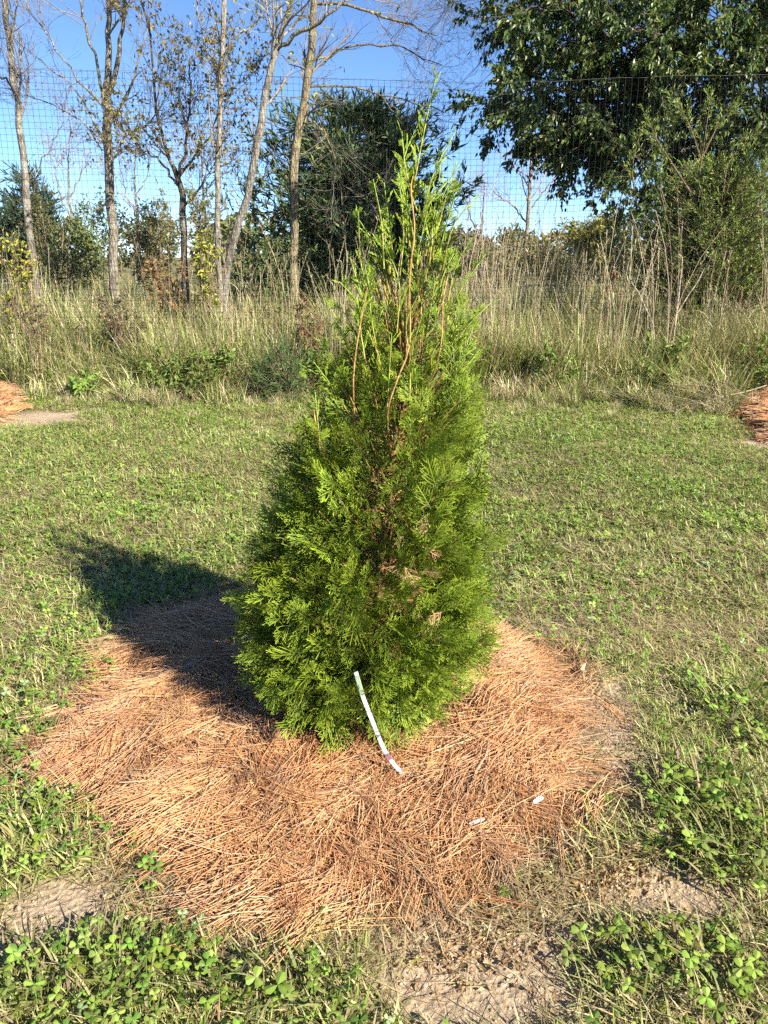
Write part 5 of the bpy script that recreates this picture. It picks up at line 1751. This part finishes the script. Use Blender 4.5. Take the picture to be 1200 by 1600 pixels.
def litter():
    """crumbled dry leaves and clods on the bare soil: nobody could count them"""
    rng = np.random.default_rng(601)
    mb = MB()
    n = 2600
    sp = [(880, 1370, 110, 50, .4), (330, 1420, 120, 60, .25), (730, 1480, 140, 60, .15), (980, 1330, 60, 60, .2)]
    k = rng.choice(4, n, p=[.4, .25, .15, .2])
    S = np.array([q[:4] for q in sp])[k]
    u, v = S[:, 0] + rng.normal(0, .5, n) * S[:, 2], S[:, 1] + rng.normal(0, .5, n) * S[:, 3]
    P = gp(u, v)
    P[:, 2] = gz(P[:, 0], P[:, 1]) + rng.uniform(.002, .012, n)
    L = rng.uniform(.006, .018, n)
    leaves(mb, P, unit(rng.normal(0, 1, (n, 3)) * np.array([1, 1, .35])), unit(rng.normal(0, .6, (n, 3)) + np.array([0, 0, 1])), L, L * rng.uniform(.3, .7, n),
           jitter_cols(np.array([[.50, .38, .20], [.40, .27, .13], [.56, .45, .27], [.30, .2, .1]]), n, .25, .06, rng), .25)
    tag(mb.build('leaf_litter', M_DRYLEAF), 'crumbled tan leaf litter at the lower rim of the straw', 'litter', kind='stuff')
    mb = MB()
    n = 1500
    i = rng.integers(0, 9, n)
    Bq = np.array([q[:4] for q in BARE])[i]
    x, y = Bq[:, 0] + rng.normal(0, .55, n) * Bq[:, 2], Bq[:, 1] + rng.normal(0, .55, n) * Bq[:, 3]
    r = rng.uniform(.001, .0034, n) * (1 + (rng.uniform(0, 1, n) < .04) * 1.2)
    P = np.stack([x, y, gz(x, y) + r * .2], -1)
    off = np.array([[1, 0, 0], [-1, 0, 0], [0, 1, 0], [0, -1, 0], [0, 0, .8], [0, 0, -.8], [.7, .7, .3], [-.7, .6, .3], [.6, -.7, .35], [-.7, -.7, .25]])
    T = np.array([(4, 0, 6), (4, 6, 2), (4, 2, 7), (4, 7, 1), (4, 1, 9), (4, 9, 3), (4, 3, 8), (4, 8, 0), (5, 6, 0), (5, 2, 6), (5, 7, 2), (5, 1, 7), (5, 9, 1), (5, 3, 9), (5, 8, 3), (5, 0, 8)])
    V = P[:, None, :] + off[None] * r[:, None, None] * (1 + rng.normal(0, .22, (n, 10, 1)))
    mb.add(V, (T[None] + (np.arange(n) * 10)[:, None, None]).reshape(-1, 3), np.repeat(jitter_cols(np.array([[.44, .33, .22], [.36, .27, .18]]), n, .2, .05, rng)[:, None], 10, 1))
    tag(mb.build('soil_crumbs', M_CLOD, None, True), 'small clods of dry soil on the bare patches', 'soil', kind='stuff')


litter()


def dead_stalks():
    sets = [
        ('pale forked dead weed stalk standing before the juniper', 6.75, [[(1052, 530, 5), (1058, 480, 5), (1062, 445, 4), (1066, 405, 3), (1060, 398, 2)], [(1058, 490, 4), (1075, 462, 3), (1090, 440, 3), (1100, 420, 2)]]),
        ('crooked grey dead stem left of the juniper among stalks', 6.85, [[(1022, 520, 4), (1012, 490, 4), (998, 458, 3), (986, 440, 3), (984, 415, 2)], [(998, 458, 3), (1008, 445, 2), (1012, 420, 2)]]),
        ('bent pale straw leaning at the right edge over the straw heap', 5.75, [[(1075, 640, 4), (1120, 622, 4), (1165, 612, 3), (1198, 602, 3)], [(1168, 668, 3), (1174, 635, 3), (1176, 612, 2)]]),
    ]
    for label, D, paths in sets:
        b = at(paths[0][0][0], paths[0][0][1], D)
        root = empty('dead_stalk', (b[0], D, 0), label, 'stalk')
        for i, rows in enumerate(paths):
            rows = np.array(rows, float)
            P = np.stack([at(r[0], r[1], D) for r in rows])
            q = np.column_stack([P, rows[:, 2] * .3 / F * D])
            if i == 0:
                g = q[0].copy(); g[2] = -.03; q = np.vstack([g, q])
            s = smooth_poly(q, 12)
            mb = MB(); tubes(mb, s[None, :, :3], s[None, :, 3], 6, np.array([.40, .33, .235]))
            mb.build('stem' if i == 0 else 'side_branch', M_TWIG, root, True)


dead_stalks()
shrub('weed_plant', 'rust brown dock seed stalk standing left of the juniper', 7.0, 968, 385, 34, [(.34, .17, .07), (.28, .14, .06)], 420, (.012, .03), 321, M_DRYLEAF, stems=3)
shrub('weed_plant', 'dark seed headed weed at the far left in the grass', 6.6, 42, 455, 70, [(.13, .08, .07), (.17, .11, .08), (.2, .18, .08)], 420, (.02, .045), 322, M_DRYLEAF, stems=6)
shrub('weed_plant', 'reddish brown leafy weed left of the arborvitae', 6.5, 478, 455, 60, [(.30, .17, .08), (.2, .19, .07), (.24, .13, .07)], 420, (.02, .05), 323, M_DRYLEAF, stems=6)
shrub('weed_plant', 'dull purple brown weed in front of the forked tree', 6.7, 185, 455, 80, [(.17, .11, .08), (.22, .15, .09), (.16, .16, .07)], 460, (.02, .05), 324, M_DRYLEAF, stems=7)
shrub('weed_plant', 'bright green broadleaf weed low at the lawn edge on the left', 6.05, 128, 590, 60, [(.22, .33, .06), (.17, .27, .05)], 160, (.04, .08), 325, M_CLOVER, stems=8)
evergreen('conifer_seedling', 'low dark green conifer seedling just left of the arborvitae', 6.1, 437, [(545, 434, 440), (565, 410, 462), (590, 396, 478), (612, 402, 470)],
          [(.06, .13, .035), (.09, .17, .045), (.05, .10, .03)], 2600, 204, sl=(.02, .05), sw=(.003, .006), trunkw=3)


def fallen_grass():
    rng = np.random.default_rng(701)
    n = 420
    c = at(1095, 640, 5.75)
    P = np.stack([c[0] + rng.normal(0, .28, n), 5.78 + rng.normal(0, .16, n), np.abs(rng.normal(0, .08, n)) + .02], -1)
    mb = MB()
    cc = jitter_cols(WD * .7, n, .35, .05, rng)
    ribbons(mb, P, rng.uniform(0, 6.283, n), rng.uniform(1.15, 1.6, n), rng.uniform(-.1, .5, n), rng.uniform(.15, .4, n), rng.uniform(.004, .008, n), 3, cc, cc, fold=.3)
    tag(mb.build('fallen_grass', M_WEED), 'flattened dead grass beside the straw heap at the right', 'grass', kind='stuff')


fallen_grass()
